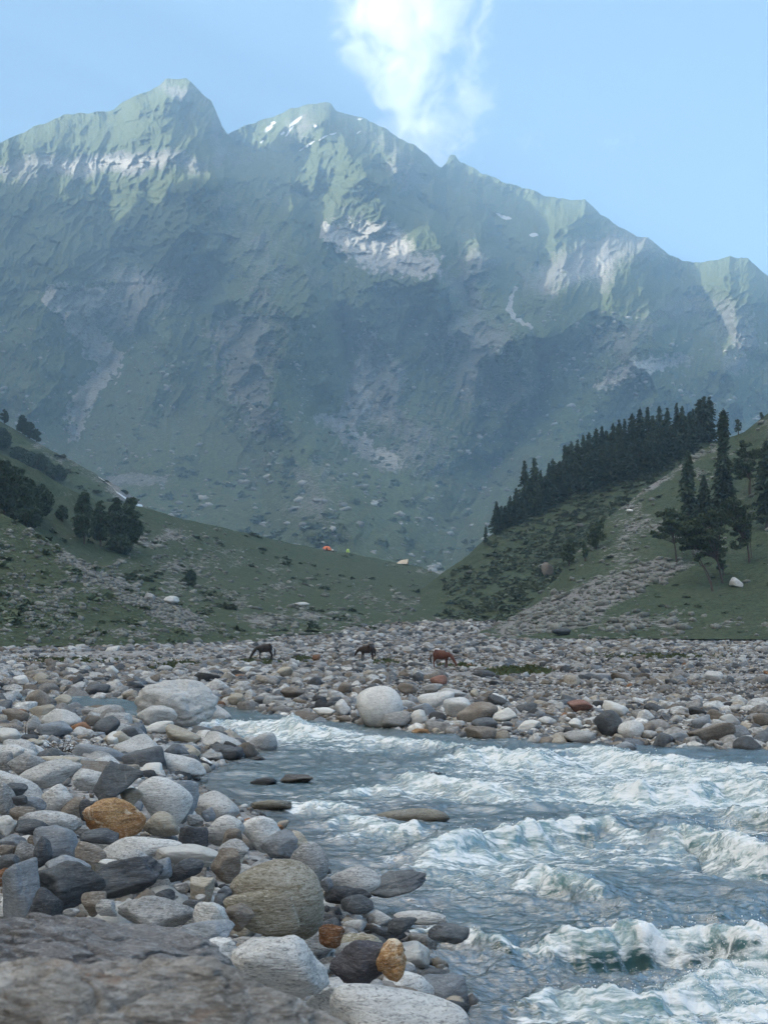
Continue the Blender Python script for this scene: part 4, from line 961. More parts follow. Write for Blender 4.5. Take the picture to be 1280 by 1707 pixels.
# spaced so that the big ones do not sink into each other
own, rest = [], []
op, os_ = np.zeros((0, 3)), np.zeros(0)
for i in order:
    if len(own) < N_OWN:
        if len(op) == 0 or (np.linalg.norm(op - P_[i], axis=1) > .8 * (os_ + S_[i])).all():
            own.append(i); op = np.vstack([op, P_[i]]); os_ = np.append(os_, S_[i]); continue
        continue
    break
last = (S_[own[-1]] / D_[own[-1]])
rest = [i for i in order if S_[i] / D_[i] <= last and i not in set(own)] if False else order[(S_[order] / D_[order]) <= last]
rest = rest[~np.isin(rest, own)]
ci = rng.choice(len(PAL), len(U_), p=pw)
SHAPES = [(rock_shape(900 + k, 4, [5, 8, 12, 18][k % 4], 10, .045), ['rounded', 'smooth-sided', 'blunt', 'angular'][k % 4]) for k in range(16)]
def relation(u, v, D, bank):
    hs = sorted(HEROES[2:], key=lambda h: (h[0] - u) ** 2 + ((h[1] - v) * 1.5) ** 2)[:6]
    out = []
    for h in hs[:5]:
        du, dv = u - h[0], v - h[1]
        if abs(du) > abs(dv) * 1.3: w = 'right of' if du > 0 else 'left of'
        else: w = 'behind' if dv < 0 else 'in front of'
        out.append(w + ' the ' + h[5])
    out.append('between the %s and the %s' % (hs[0][5], hs[1][5]))
    return out
for i in own:
    (shp, adj) = SHAPES[int(rng.integers(16))]
    s = S_[i]; sq = rng.uniform(.5, .85)
    r = np.array([s * rng.uniform(1.0, 1.35), s * rng.uniform(.8, 1.15), s * sq])
    c = P_[i] + np.array([0, 0, r[2] * .45])
    colr, mat = PAL[ci[i]][1], PAL[ci[i]][2]
    bank = 'near' if L_[i] == 0 and U_[i] < 420 else 'far'
    px = s / D_[i] * FPX
    lab = None
    forms = [colr + ' ' + adj + ' rock ', ('flat ' if sq < .6 else 'plump ') + colr + ' ' + adj + ' rock ', ('broad ' if r[0] > 1.15 * s else 'compact ') + colr + ' ' + adj + ' rock ', ('broad ' if r[0] > 1.15 * s else 'compact ') + ('flat ' if sq < .6 else 'plump ') + colr + ' ' + adj + ' rock ']
    for rel in relation(U_[i], V_[i], D_[i], bank):
        for f_ in forms:
            L = f_ + rel
            if L not in LABELS and len(L.split()) <= 16: lab = L; break
        if lab: break
    if lab is None: lab = colr + ' rock %s' % relation(U_[i], V_[i], D_[i], bank)[0]
    put_rock(shp, c, r, rng.normal(0, .25), rng.uniform(0, 6.28), M[mat], 'rock', lab, 'rock', 'rocks of the near bank' if bank == 'near' else 'rocks of the far bank and stony flat', tilt=rng.normal(0, .2))

# merged stones
def euler_mats(n, tilt=.35):
    a = rng.uniform(0, 2 * np.pi, n); b = rng.normal(0, tilt, n); c = rng.normal(0, tilt, n)
    Z = np.zeros(n); O = np.ones(n)
    Rz = np.array([[np.cos(a), -np.sin(a), Z], [np.sin(a), np.cos(a), Z], [Z, Z, O]]).transpose(2, 0, 1)
    Rx = np.array([[O, Z, Z], [Z, np.cos(b), -np.sin(b)], [Z, np.sin(b), np.cos(b)]]).transpose(2, 0, 1)
    Ry = np.array([[np.cos(c), Z, np.sin(c)], [Z, O, Z], [-np.sin(c), Z, np.cos(c)]]).transpose(2, 0, 1)
    return Rx @ Ry @ Rz
def stones(name, C, Rr, cols, sub, mat, label, cat, tilt=.3, p=(5, 9, 15), rough=.06):
    tpl = [rock_shape(700 + k + sub * 31, sub, p[k % len(p)], 9, rough)[0] for k in range(9)]
    Fc = ico(sub)[1]; nv = len(ico(sub)[0])
    n = len(C); k = rng.integers(0, 9, n); T = np.array(tpl)[k]
    R3 = euler_mats(n, tilt)
    V = np.einsum('nij,nvj->nvi', R3, T * Rr[:, None, :]) + C[:, None, :]
    FF = (Fc[None] + (np.arange(n) * nv)[:, None, None]).reshape(-1, 3)
    cc = np.repeat(cols[:, None, :], nv, 1).reshape(-1, 3)
    o = mesh(name, V.reshape(-1, 3), FF, mat, attrs={'Col': cc})
    return tag(o, label, cat, kind='stuff')
base = np.array([p[0] for p in PAL])
def mk(idx, sub, name, label, cat):
    n = len(idx); s = S_[idx]
    R_ = np.stack([s * rng.uniform(1, 1.4, n), s * rng.uniform(.8, 1.1, n), s * rng.uniform(.45, .85, n)], 1)
    C = P_[idx].copy(); C[:, 2] = zg(C[:, 0], C[:, 1]) + R_[:, 2] * .35
    stones(name, C, R_, base[ci[idx]] * rng.uniform(.72, 1.15, (n, 1)) * np.where(D_[idx] > 40, .82, 1.)[:, None], sub, M['stones'], label, cat)
apr = S_[rest] / D_[rest] * FPX * .6
mk(rest[(apr > 5)], 3, 'stones', 'mixed grey, white and brown stones filling the gaps of both banks', 'stones')
mk(rest[(apr <= 5) & (apr > 2)], 2, 'stones', 'smaller grey and buff stones scattered over banks and flat', 'stones')
mk(rest[(apr <= 2)], 1, 'stones', 'far grey stones covering the valley flat', 'stones')
# pebbles between the boulders of the near bank and on the gravel strips
def pebbles(n, ulo, uhi, vlo, vhi, smin, smax, label):
    u = rng.uniform(ulo, uhi, n); v = rng.uniform(vlo, vhi, n); D = GH(u, v); p = at(u, v, D)
    z = zg(p[:, 0], p[:, 1]); m = (z > -.1) & (np.abs(p[:, 2] - z) < .3); p = p[m]; z = z[m]; n = len(p)
    s = smin * (1 - rng.uniform(0, 1, n) * (1 - (smin / smax) ** 1.8)) ** (-1 / 1.8)
    R_ = np.stack([s * rng.uniform(1, 1.4, n), s * rng.uniform(.8, 1.1, n), s * rng.uniform(.4, .8, n)], 1)
    p[:, 2] = z + R_[:, 2] * .3
    stones('pebbles', p, R_, base[rng.choice(len(PAL), n, p=pw)] * rng.uniform(.7, 1.2, (n, 1)), 2, M['stones'], label, 'pebbles')
pebbles(5500, -60, 780, 1240, 1700, .012, .06, 'pebbles between the boulders of the near bank')
pebbles(6000, 60, 330, 1215, 1300, .02, .08, 'pebbles and dark shingle on the sandy strip by the shallows')
pebbles(9000, 350, 1320, 1120, 1250, .035, .12, 'gravel strip behind the boulders of the far bank')

for d_ in DBG:
    if d_[2] - d_[1] > .12 * d_[2]: print('DBG', d_)
# ------------------------------------------------------------------ the river
def wz(x, y): return .012 * np.clip(y - 22, 0, 30)
def build_river():
    nu, nv = 900, 760
    us = np.concatenate([np.linspace(-260, 1400, nu - 90), 1400 + 2900 * np.linspace(0, 1, 91)[1:] ** 1.6]); vs = 1174 + (2350 - 1174) * np.linspace(0, 1, nv) ** 1.45
    U, V = np.meshgrid(us, vs)
    D = CZ * FPX / (V - VH); X = (U - 640) / FPX * D; Y = D
    flow = (-.35, -1)
    # downstream axis: current comes from the far left, leaves to the near right
    a = X * .45 - Y * .9; b = X * .9 + Y * .45
    wob = fbm(X * .5, Y * .5, 2., 3)
    z = .050 * fbm(b * .9 + wob, a * .7, 1., 3) + .030 * fbm(b * 2.2 + wob, a * 1.5, 4., 4)
    tex = np.abs(fbm(b * 3.0 + wob, a * 2.2, 7., 4))
    foam = np.zeros_like(X) - .05
    ripple = np.ones_like(X) * .5
    def w2(u, v): d = CZ * FPX / (v - VH); return ((u - 640) / FPX * d, d)
    crests = [  # picture points, height m, width m, foam on crest, foam trailing, trail length m
        ([(300, 1222), (380, 1219), (470, 1223), (520, 1230), (620, 1238)], .26, .9, 1.2, .75, 3.5),
        ([(455, 1228), (520, 1224)], .15, .8, 1.3, .9, 2.5),
        ([(580, 1240), (660, 1244), (730, 1252), (800, 1262)], .16, .8, .9, .5, 2.5),
        ([(740, 1272), (800, 1268), (860, 1270), (930, 1282)], .26, .8, 1.2, .75, 3.2),
        ([(880, 1262), (960, 1262), (1040, 1272), (1110, 1282), (1200, 1290), (1300, 1296)], .22, .8, 1.1, .6, 2.6),
        ([(670, 1298), (730, 1308), (800, 1318), (860, 1330)], .18, .6, 1.1, .7, 2.2),
        ([(960, 1316), (1040, 1326), (1130, 1330), (1210, 1318), (1300, 1330)], .24, .6, 1.0, .7, 1.8),
        ([(420, 1344), (520, 1346), (600, 1350)], .06, .3, .8, .4, .6),
        ([(560, 1326), (620, 1318), (680, 1322)], .10, .35, .9, .5, .8),
        ([(540, 1378), (600, 1372), (660, 1386), (720, 1384)], .12, .35, .9, .55, .9),
        ([(560, 1396), (610, 1398)], .08, .3, .8, .4, .6),
        ([(690, 1452), (760, 1420), (820, 1404), (880, 1402), (950, 1390), (1010, 1384), (1060, 1404)], .26, .45, 1.35, .75, 1.5),
        ([(1100, 1424), (1130, 1404), (1180, 1414), (1240, 1436), (1320, 1446)], .24, .42, 1.35, .65, 1.1),
        ([(1180, 1360), (1240, 1368), (1320, 1372)], .18, .4, .8, .5, 1.0),
        ([(860, 1478), (905, 1472), (960, 1486), (1010, 1508)], .13, .26, 1.05, .45, .6),
        ([(640, 1568), (700, 1562), (760, 1568), (830, 1580), (870, 1584)], .09, .16, 1.1, .35, .45),
        ([(860, 1592), (930, 1589), (990, 1586), (1050, 1582), (1120, 1577), (1190, 1586), (1245, 1592), (1330, 1602), (1500, 1620)], .27, .30, 1.35, .55, .55),
        ([(1180, 1640), (1230, 1610), (1300, 1604)], .14, .30, 1.3, 1.1, .8),
        ([(790, 1690), (860, 1672), (930, 1668), (1010, 1676), (1080, 1684), (1150, 1662), (1230, 1640), (1330, 1650), (1500, 1660)], .08, .22, 1.25, .95, .9),
        ([(860, 1765), (1000, 1745), (1150, 1755), (1400, 1760)], .16, .25, 1.2, .8, .8),
        ([(960, 1525), (1060, 1535), (1180, 1528), (1300, 1520)], .08, .45, .15, .1, .5),
    ]
    for pts, hgt, wd, fc, ft, tl in crests:
        hgt *= 1.25; tl *= 1.0; ft *= .9; hgt *= .9
        if pts[-1][0] >= 1290: pts = pts + [(1640, pts[-1][1] + 14), (2100, pts[-1][1] + 4)]
        wp = [w2(*q) for q in pts]
        jx = .16 * fbm(X * 1.6, Y * 1.6, 3.3, 4) * (wd / .4) ** .5; jy = .22 * fbm(X * 1.4, Y * 1.4, 6.6, 4) * (wd / .4) ** .5
        d, tt, sg = polydist(X + jx, Y + jy, wp)
        dn = np.where(sg < 0, d, -d)                # positive on the downstream (near) side
        endf = sstep(0, .2, tt) * sstep(1, .8, tt)
        prof = np.where(dn < 0, np.exp(-(dn / (wd * 1.25)) ** 2), np.exp(-(dn / (wd * .62)) ** 2))
        z = z + hgt * prof * (.12 + .88 * endf) * (.75 + .45 * fbm(b * 1.7, a * .4, 9., 3))
        z = z - hgt * .45 * np.exp(-((dn - wd * 1.35) / (wd * .8)) ** 2) * endf
        f1 = fc * np.exp(-((dn - wd * .15) / (wd * .42)) ** 2)
        f2 = ft * np.where(dn > 0, np.exp(-dn / tl), np.exp(dn / (wd * .4)))
        foam = np.maximum(foam, (np.maximum(f1, f2)) * (.55 + .45 * endf))
        ripple += .7 * np.exp(-(np.abs(dn) / tl) ** 2)
    # broad zones: boiling middle right, calm dark tongue, shallows at the near bank
    for (cu, cv, ru, rv, ang, k) in [(1750, 1330, 420, 60, 0, .5), (1800, 1500, 420, 110, 0, .45), (1010, 1310, 330, 42, 3, .55), (1130, 1290, 220, 26, 3, .25), (900, 1440, 240, 44, 0, .42), (1150, 1360, 220, 60, 0, .25), (1000, 1250, 300, 12, 3, .2), (600, 1330, 160, 30, 0, .2), (1180, 1440, 140, 34, 0, .3), (480, 1240, 190, 18, 3, .35), (1100, 1680, 240, 34, -4, .4),
                                     (760, 1520, 200, 50, 0, .10), (640, 1400, 90, 50, 0, .16), (1240, 1660, 110, 60, 0, .4), (1100, 1790, 420, 60, 0, .5),
                                     (1120, 1530, 230, 30, 0, -.35), (480, 1300, 170, 24, 0, -.35), (960, 1380, 130, 14, 3, -.55), (1150, 1385, 90, 9, 3, -.4), (950, 1642, 120, 20, 4, -.55), (470, 1206, 120, 5, 2, -.4), (1160, 1256, 160, 6, 1, -.5), (860, 1350, 120, 10, 3, -.3)]:
        foam = foam + k * .8 * sstep(0, .7, blob(U + 26 * fbm(X * .6, Y * .6, 1., 3), V + 9 * fbm(X * .6, Y * .6, 5., 3), cu, cv, ru, rv, ang))
    foam = foam + .18 * (tex - .35) + .13 * fbm(b * 5, a * 3, 11., 3)
    for (cu, cv, w, h, Dh, sh, bk, c, rm) in HEROES:      # white water round the rocks that stand in the current
        if abs(c[2] - rm * .5) < rm * 1.6 and (xl(c[1]) - c[0] < .5) and c[1] < yf(c[0]) + .3:
            r2 = np.hypot(X - c[0], (Y - c[1]) * 1.2) / (rm * 1.15)
            foam = foam + .30 * np.exp(-((r2 - 1.05) / .25) ** 2) * (fbm(X * 3, Y * 3, 2., 2) > -.1)
            if 'cover' in sh or 'rock under' in sh: z = z + .5 * c[2] * np.exp(-(r2 * .9) ** 2)
    z = z + (.10 + .65 * ripple) * (.032 * fbm(b * 4.5, a * 3.4, 13., 4) + .017 * fbm(b * 12, a * 9, 17., 3)) + .012 * np.clip(foam, 0, 1.2) * (1 + 1.2 * fbm(b * 6, a * 4, 21., 3))
    zb = zg(X, Y); depth = np.clip(-zb, 0, 1)
    shal = sstep(.45, .05, depth) * sstep(40, 22, Y)
    for (cu, cv, ru, rv, k) in [(610, 1545, 120, 60, 1.), (680, 1440, 60, 22, .8), (680, 1357, 90, 24, .9), (950, 1650, 110, 26, .55), (450, 1343, 60, 14, .6), (700, 1508, 70, 18, .8)]:
        shal = np.maximum(shal, k * sstep(0, .8, blob(U, V, cu, cv, ru, rv, 0)))
    calm = sstep(0., .3, xl(Y) - X + .5) * sstep(34, 20, Y)
    z = z * (1 - .7 * calm) + wz(X, Y); foam = foam - .5 * calm * sstep(30, 24, Y)
    o = mesh('river', np.stack([X, Y, z], -1), grid_faces(nv, nu), M['water'], attrs={'foam': foam.ravel(), 'shallow': shal.ravel()})
    tag(o, kind='structure')
    # spray thrown up over the crests
    m = (foam.ravel() > 1.05) & (V.ravel() < 1720) & (U.ravel() > 260) & (U.ravel() < 1320)
    wgt = m * (foam.ravel() - .95); wgt = wgt / wgt.sum()
    k = rng.choice(len(wgt), 1300, p=wgt)
    C = np.stack([X.ravel()[k], Y.ravel()[k], z.ravel()[k]], 1) + rng.normal(0, .03, (1300, 3))
    up = rng.exponential(.045, 1300) * np.minimum(1, C[:, 1] / 9); C[:, 2] += up; C[:, 0] += rng.normal(0, .05, 1300)
    s = rng.uniform(.002, .006, 1300) * (C[:, 1] / 10) ** .75
    V_i, F_i = ico(1)
    VV = V_i[None] * s[:, None, None] * np.array([1, 1, 1.3]) + C[:, None, :]
    FF = (F_i[None] + (np.arange(1300) * len(V_i))[:, None, None]).reshape(-1, 3)
    tag(mesh('spray', VV.reshape(-1, 3), FF, M['spray']), 'white water drops flung up over the rapids', 'spray', kind='stuff')
build_river()
# ------------------------------------------------------------------ trees
def tube(pts, rads, seg=7):
    pts = np.array(pts, float); n = len(pts); V = []
    for i in range(n):
        d = pts[min(i + 1, n - 1)] - pts[max(i - 1, 0)]; d /= np.linalg.norm(d) + 1e-9
        a = np.cross(d, [0.3, .9, .1]); a /= np.linalg.norm(a) + 1e-9; b = np.cross(d, a)
        th = np.linspace(0, 2 * np.pi, seg, endpoint=False)
        V.append(pts[i] + rads[i] * (np.cos(th)[:, None] * a + np.sin(th)[:, None] * b))
    V = np.concatenate(V); Fc = []
    for i in range(n - 1):
        for j in range(seg):
            Fc.append([i * seg + j, i * seg + (j + 1) % seg, (i + 1) * seg + (j + 1) % seg, (i + 1) * seg + j])
    Fc.append([(n - 1) * seg + j for j in ((0, 2, 4, 5) if seg > 5 else (0, 1, 2, 3))])
    return V, np.array(Fc)
def join(parts):
    Vs, Fs, o = [], [], 0
    for V, Fc in parts: Vs.append(V); Fs.append(Fc + o); o += len(V)
    return np.concatenate(Vs), np.concatenate(Fs)
def quads(C, A, B):
    n = len(C); V = np.stack([C - A - B, C + A - B * .6, C + A * .9 + B, C - A * .8 + B * .7], 1).reshape(-1, 3)
    return V, np.arange(n * 4).reshape(n, 4)
def fir_crown(seed, h, r, z0=.08, levels=34, per=9, gap=.0, top=1.0, lean=0., dense=5, profile=None):
    g = np.random.default_rng(seed); C, A, B = [], [], []
    for k in range(levels):
        f = k / levels; z = h * (z0 + (1 - z0) * f ** .95)
        prof = (1 - f) ** .75 if profile is None else np.interp(f, *profile)
        if gap and g.uniform() < gap: continue
        for j in range(per):
            a = g.uniform(0, 2 * np.pi); L = r * (prof * g.uniform(.5, 1.22) + .02)
            s = np.linspace(.12, 1, dense) + g.normal(0, .04, dense)
            x = np.cos(a) * L * s; y = np.sin(a) * L * s; zz = z - L * (.42 * s ** 1.4) + L * .08 + g.normal(0, .012 * h, dense)
            c = np.stack([x, y, zz], 1)
            d = np.array([np.cos(a), np.sin(a), -.35]); p = np.array([-np.sin(a), np.cos(a), 0])
            for m in range(2):
                w = (.17 * L + .009 * h) * g.uniform(.6, 1.3, (dense, 1))
                C.append(c + g.normal(0, .010 * h, (dense, 3)))
                A.append(w * (d + g.normal(0, .3, (dense, 3)))); B.append(w * .55 * (p * g.uniform(-1, 1, (dense, 1)) + np.array([0, 0, -1]) * g.uniform(.3, 1, (dense, 1)) + g.normal(0, .2, (dense, 3))))
    return quads(np.concatenate(C), np.concatenate(A), np.concatenate(B))
def pads(seed, centres, radii, per=110, size=.35, flat=.45):
    g = np.random.default_rng(seed); C, A, B = [], [], []
    for c, r in zip(centres, radii):
        d = g.normal(size=(per, 3)); d /= np.linalg.norm(d, axis=1)[:, None]; d *= (g.uniform(.25, 1.05, (per, 1)) ** .5) * r; d[:, 2] *= flat
        C.append(np.array(c) + d); A.append(g.normal(0, size, (per, 3))); B.append(g.normal(0, size * .7, (per, 3)))
    return quads(np.concatenate(C), np.concatenate(A), np.concatenate(B))
def make_tree(crown, trunk, mat, name, label, group, cat='tree'):
    t = empty(name); tag(t, label, cat, group)
    mesh('trunk', trunk[0], trunk[1], M['bark'], parent=t)
    mesh('crown', crown[0], crown[1], mat, smooth=False, parent=t)
    return t
def dup(t, loc, rz, sc, label=None, group=None):
    r = t.copy(); COL.objects.link(r); r.location = loc; r.rotation_euler = (0, 0, rz); r.scale = sc
    if label: r['label'] = label
    if group: r['group'] = group
    for ch in list(t.children):
        c = ch.copy(); COL.objects.link(c); c.parent = r
    return r
def place(t, used, loc, rz, sc, label, group):
    if t.name not in used:
        used.add(t.name); t.location = loc; t.rotation_euler = (0, 0, rz); t.scale = sc; t['label'] = label; t['group'] = group; return t
    return dup(t, loc, rz, sc, label, group)
used = set()
col_prof = ([0, .1, .5, .8, .92, 1], [.75, 1, .85, .5, .25, .02])
cone_prof = ([0, .15, .5, .8, 1], [.8, 1, .62, .28, .02])
FIRS = []
for k in range(7):
    pr = [col_prof, cone_prof, ([0, .2, .7, .9, 1], [.7, 1, .75, .45, .05])][k % 3]
    cr = fir_crown(50 + k, 25, [3.3, 3.9, 3.0][k % 3], .06, 30, 8, .1, profile=pr)
    tr = tube([(0, 0, -1.5), (0, 0, 6), (.1, 0, 14), (0, 0, 24)], [.5, .42, .28, .05])
    FIRS.append(make_tree(cr, tr, M['needles'], 'fir_tree', 'fir', 'firs on the forested ridge'))
tips = [(75, 600), (128, 520), (178, 475), (205, 440), (240, 325), (262, 400), (283, 312), (308, 365), (345, 335), (360, 315), (385, 345), (412, 258), (427, 262), (440, 240), (465, 235), (490, 215), (515, 205), (545, 185), (570, 178), (588, 195), (618, 165), (645, 148), (667, 145), (700, 122), (732, 100), (765, 95), (785, 130), (815, 92), (850, 98), (888, 78), (912, 90), (940, 118), (958, 105), (985, 62), (1005, 50), (1027, 50)]
g_ = random.Random(5)
n_f = 0
def ridge_fir(u, vtip, vbase, lab, wid=1.0, t=None):
    global n_f
    P0 = R2.hit(u, vbase); D = P0[1]
    h = (vbase - vtip) / FPX * D
    t = t or FIRS[n_f % 7]; n_f += 1
    s = h / 25.
    place(t, used, P0 + np.array([0, 0, -.4]), g_.uniform(0, 6.28), (s * wid * 1.05, s * wid * 1.05, s), lab, 'firs on the forested ridge')
uniq = {0: 'small lone fir at the lower left end of the forested ridge', 1: 'short bushy fir second from the lower end of the forested ridge', 4: 'thin pointed fir sticking out above the low end of the stand', 6: 'slim spire-topped fir beside the thin pointed one at the low end of the stand',
        33: 'tall fir, left one of the highest dense clump on the ridge', 34: 'tallest fir in the middle of the highest clump on the ridge', 35: 'tall fir at the outer right side of the highest clump on the ridge', 31: 'thin see-through fir left of the highest clump', 32: 'thin gappy fir directly against the highest clump',
        23: 'single slender fir rising between two broad pairs on the ridge', 29: 'broad fir standing apart in the right part of the ridge stand'}
for i, (zx, zy) in enumerate(tips):
    u, vt = 780 + zx / 2.56, 640 + zy / 2.56
    vtop = float(np.interp(u, R2.tops[:, 0], R2.tops[:, 1]))
    vb = max(vt + (26 if i < 4 else 44), vtop + 6)
    if zx > 860: vb = max(vt + 62, vtop + 1)
    nth = 'first second third fourth fifth sixth seventh eighth ninth tenth eleventh twelfth thirteenth fourteenth fifteenth sixteenth seventeenth eighteenth nineteenth twentieth'.split()
    lab = uniq.get(i) or ('dark fir on the ridge crest, %s top from the lower end of the stand' % nth[i] if i < 18 else 'dark fir on the ridge crest, %s top down from the tallest clump' % nth[35 - i])
    ridge_fir(u, vt, vb, lab, wid=1.1 if zx > 960 else .88)
for i in range(48):      # rows below the crest
    f = (i + .5) / 48.
    zx = 120 + 830 * f + g_.uniform(-12, 12)
    u = 780 + zx / 2.56
    vedge = 640 + np.interp(zx, [60, 250, 450, 780, 1050], [655, 585, 480, 395, 240]) / 2.56
    vcrest = float(np.interp(u, R2.tops[:, 0], R2.tops[:, 1]))
    vb = vcrest + (vedge - vcrest) * g_.choice([.5, .7, .85, .97])
    h = g_.uniform(46, 70) * (.75 if f < .2 else 1)
    ridge_fir(u, vb - h, vb, 'dark fir inside the dense ridge stand, crown merging with its neighbours', wid=1.25)
for (u, v, w, h, lab) in [(948, 942, 28, 44, 'round dark bushy tree on the ridge slope, lowest of three'), (975, 935, 16, 34, 'small dark tree between the two bushy ones on the ridge slope'), (993, 915, 32, 46, 'broad dark tree, uppermost of the three on the ridge slope'), (926, 978, 18, 16, 'low dark bush near the foot of the forested ridge')]:
    P0 = (R1 if u > 940 else R2).hit(u, v); D = P0[1]
    W_ = w / 2 / FPX * D; Hh = h / FPX * D; g = np.random.default_rng(int(u))
    cs = [(g.uniform(-.5, .5) * W_, g.uniform(-.4, .4) * W_, Hh * f) for f in np.linspace(.25, .85, 9)]
    t = make_tree(pads(int(u), cs, [W_ * .62 * (1.1 - abs(f - .4)) for f in np.linspace(.25, .85, 9)], 90, W_ * .09, .8), tube([(0, 0, -1), (0, 0, Hh * .4), (.1, 0, Hh * .8)], [.35, .22, .06]), M['pine'], 'broadleaf_tree', lab, 'bushy trees on the ridge slope'); t.location = P0
# lone trees on the skyline
for (u, v, w, h, lab) in [(1230, 724, 12, 27, 'small lone tree on the saddle between the firs and the grassy slope'), (1268, 697, 7, 11, 'tiny bush on the skyline at the right edge')]:
    P0 = R1.hit(u, v + 1); D = P0[1]; W_ = w / 2 / FPX * D; Hh = h / FPX * D; g = np.random.default_rng(int(u))
    t = make_tree(pads(int(u), [(g.uniform(-.3, .3) * W_, 0, Hh * f) for f in (.3, .5, .65, .85)], [W_ * .9, W_, W_ * .8, W_ * .6], 90, W_ * .12, .8), tube([(0, 0, -.5), (0, 0, Hh * .8)], [.25, .08]), M['needles'], 'lone_tree', lab, None); t.location = P0

# right-hand group: slim spruces and spreading pines
def spruce(u, vt, vb, w, lab, seed, prof, gap=.1, per=9, levels=46, mat='needles'):
    P0 = R1.hit(u, vb); D = P0[1]; h = (vb - vt) / FPX * D; r = w / 2 / FPX * D
    t = make_tree(fir_crown(seed, h, r, .10, levels, per, gap, dense=6, profile=prof), tube([(0, 0, -1), (0, 0, h * .5), (.1, 0, h * .97)], [h * .016, h * .011, .04]), M[mat], 'spruce_tree', lab, 'conifers on the grassy slope')
    t.location = P0
spruce(1146, 752, 868, 22, 'slim dark spruce standing at the left of the right-hand tree group', 301, ([0, .3, .8, 1], [.9, 1, .62, .08]))
spruce(1205, 684, 866, 28, 'tallest spruce of the right-hand group, sparse and spiky on top and dense below', 302, ([0, .12, .42, .5, .75, .9, 1], [.95, 1.05, .8, .45, .46, .3, .05]), .16, 10, 62)
spruce(1172, 792, 878, 34, 'short dense conifer between the two slim spruces', 303, cone_prof)
spruce(1277, 735, 880, 34, 'tall dark spruce cut by the right edge of the picture', 304, ([0, .3, .8, 1], [.7, 1, .6, .08]), .1, 10, 50)
def pine(ub, vb, crowns, lab, seed, bare=(), tr=.02, extra=None, mat='pine'):
    """crowns: foliage masses as (u, v, half width, half height); limbs run to each from the trunk"""
    P0 = R1.hit(ub, vb); D = P0[1]; k = D / FPX; g = np.random.default_rng(seed)
    loc = lambda u, v, dy=0: np.array([(u - ub) * k, dy, (vb - v) * k])
    cs = []; rs = []; parts = []
    top = loc(crowns[0][0], crowns[0][1]); H_ = top[2]
    mid = top * np.array([.35, 0, .5]) + np.array([g.normal(0, .3), g.normal(0, .4), 0])
    parts.append(tube([(0, 0, -1), mid * .5, mid, mid * .4 + top * .6, top], [.32, .27, .22, .15, .05]))
    for (u, v, hw, hh) in crowns:
        n = max(4, int(hw * hh / 26))
        for q in range(n):
            a = g.uniform(0, 6.28); rr = g.uniform(.2, .92)
            c = loc(u + math.cos(a) * hw * rr, v + math.sin(a) * hh * rr, g.normal(0, hw * k * .55))
            cs.append(c); rs.append(g.uniform(.28, .42) * min(hw, hh * 1.6) * k)
            s = mid * g.uniform(.8, 1.1) if g.uniform() < .5 else mid * .4 + top * .5
            parts.append(tube([s, (s + c) / 2 + np.array([0, 0, -.3]), c], [.10, .07, .03], 5))
    for pts in bare: parts.append(tube([loc(*q) for q in pts], list(np.linspace(.16, .04, len(pts)))))
    t = make_tree(pads(seed, cs, rs, 130, .22, .42), join(parts), M[mat], 'pine_tree', lab, 'conifers on the grassy slope'); t.location = P0
pine(1128, 936, [(1118, 868, 26, 20), (1100, 888, 16, 14), (1135, 880, 22, 18)], 'spreading pine leaning left, left one of the right-hand group', 401)
pine(1205, 972, [(1168, 888, 34, 28), (1190, 868, 24, 16), (1150, 905, 24, 12), (1180, 914, 26, 12)], 'broad pine with a bare forked trunk in the middle of the right-hand group', 402, bare=[[(1160, 930), (1168, 943), (1180, 945), (1190, 938)]])
pine(1188, 986, [(1163, 928, 8, 5)], 'thin bent leafless trunk in front of the broad middle pine', 403, bare=[[(1188, 986), (1180, 965), (1172, 948), (1160, 930)]], mat='pine')
pine(1249, 938, [(1233, 862, 24, 26), (1218, 845, 20, 16), (1240, 890, 18, 16), (1226, 905, 14, 10)], 'airy pine on two thin trunks, right one of the lower group', 404, bare=[[(1252, 930), (1250, 905), (1246, 885)]])
pine(1206, 960, [(1205, 944, 14, 7), (1196, 930, 12, 6)], 'small low pine under the airy one', 405)
pine(1249, 828, [(1243, 765, 22, 26), (1240, 745, 12, 14), (1228, 785, 16, 14), (1256, 782, 16, 16)], 'rounded pine on splayed trunks high on the slope near the right edge', 406, bare=[[(1259, 828), (1256, 808), (1252, 795)], [(1247, 830), (1247, 800)]])
# left-hand groups
def left_tree(R, u, vt, vb, w, lab, seed, grp, rnd=.5):
    P0 = R.hit(u, vb); D = P0[1]; k = D / FPX; h = (vb - vt) * k; r = w / 2 * k; g = np.random.default_rng(seed)
    w *= 1.18; r *= 1.18; n = int(16 + w * .7); cs, rs, parts = [], [], [tube([(0, 0, -1), (0, 0, h * .4), (.2, 0, h * .9)], [.4, .3, .08])]
    for q in range(n):
        f = (q + .5) / n; pr = np.interp(f, [0, .3, .7, 1], [.55 + rnd * .3, 1, .75, .25]); a = g.uniform(0, 6.28)
        c = np.array([math.cos(a) * r * pr * .6, math.sin(a) * r * pr * .6, h * (.16 + .78 * f)]); cs.append(c); rs.append(r * pr * g.uniform(.5, .7))
        parts.append(tube([(0, 0, c[2] * .9), c], [.12, .04], 5))
    t = make_tree(pads(seed, cs, rs, 120, .30 * max(.7, r / 5), .6), join(parts), M['needles'], 'conifer_tree', lab, grp); t.location = P0
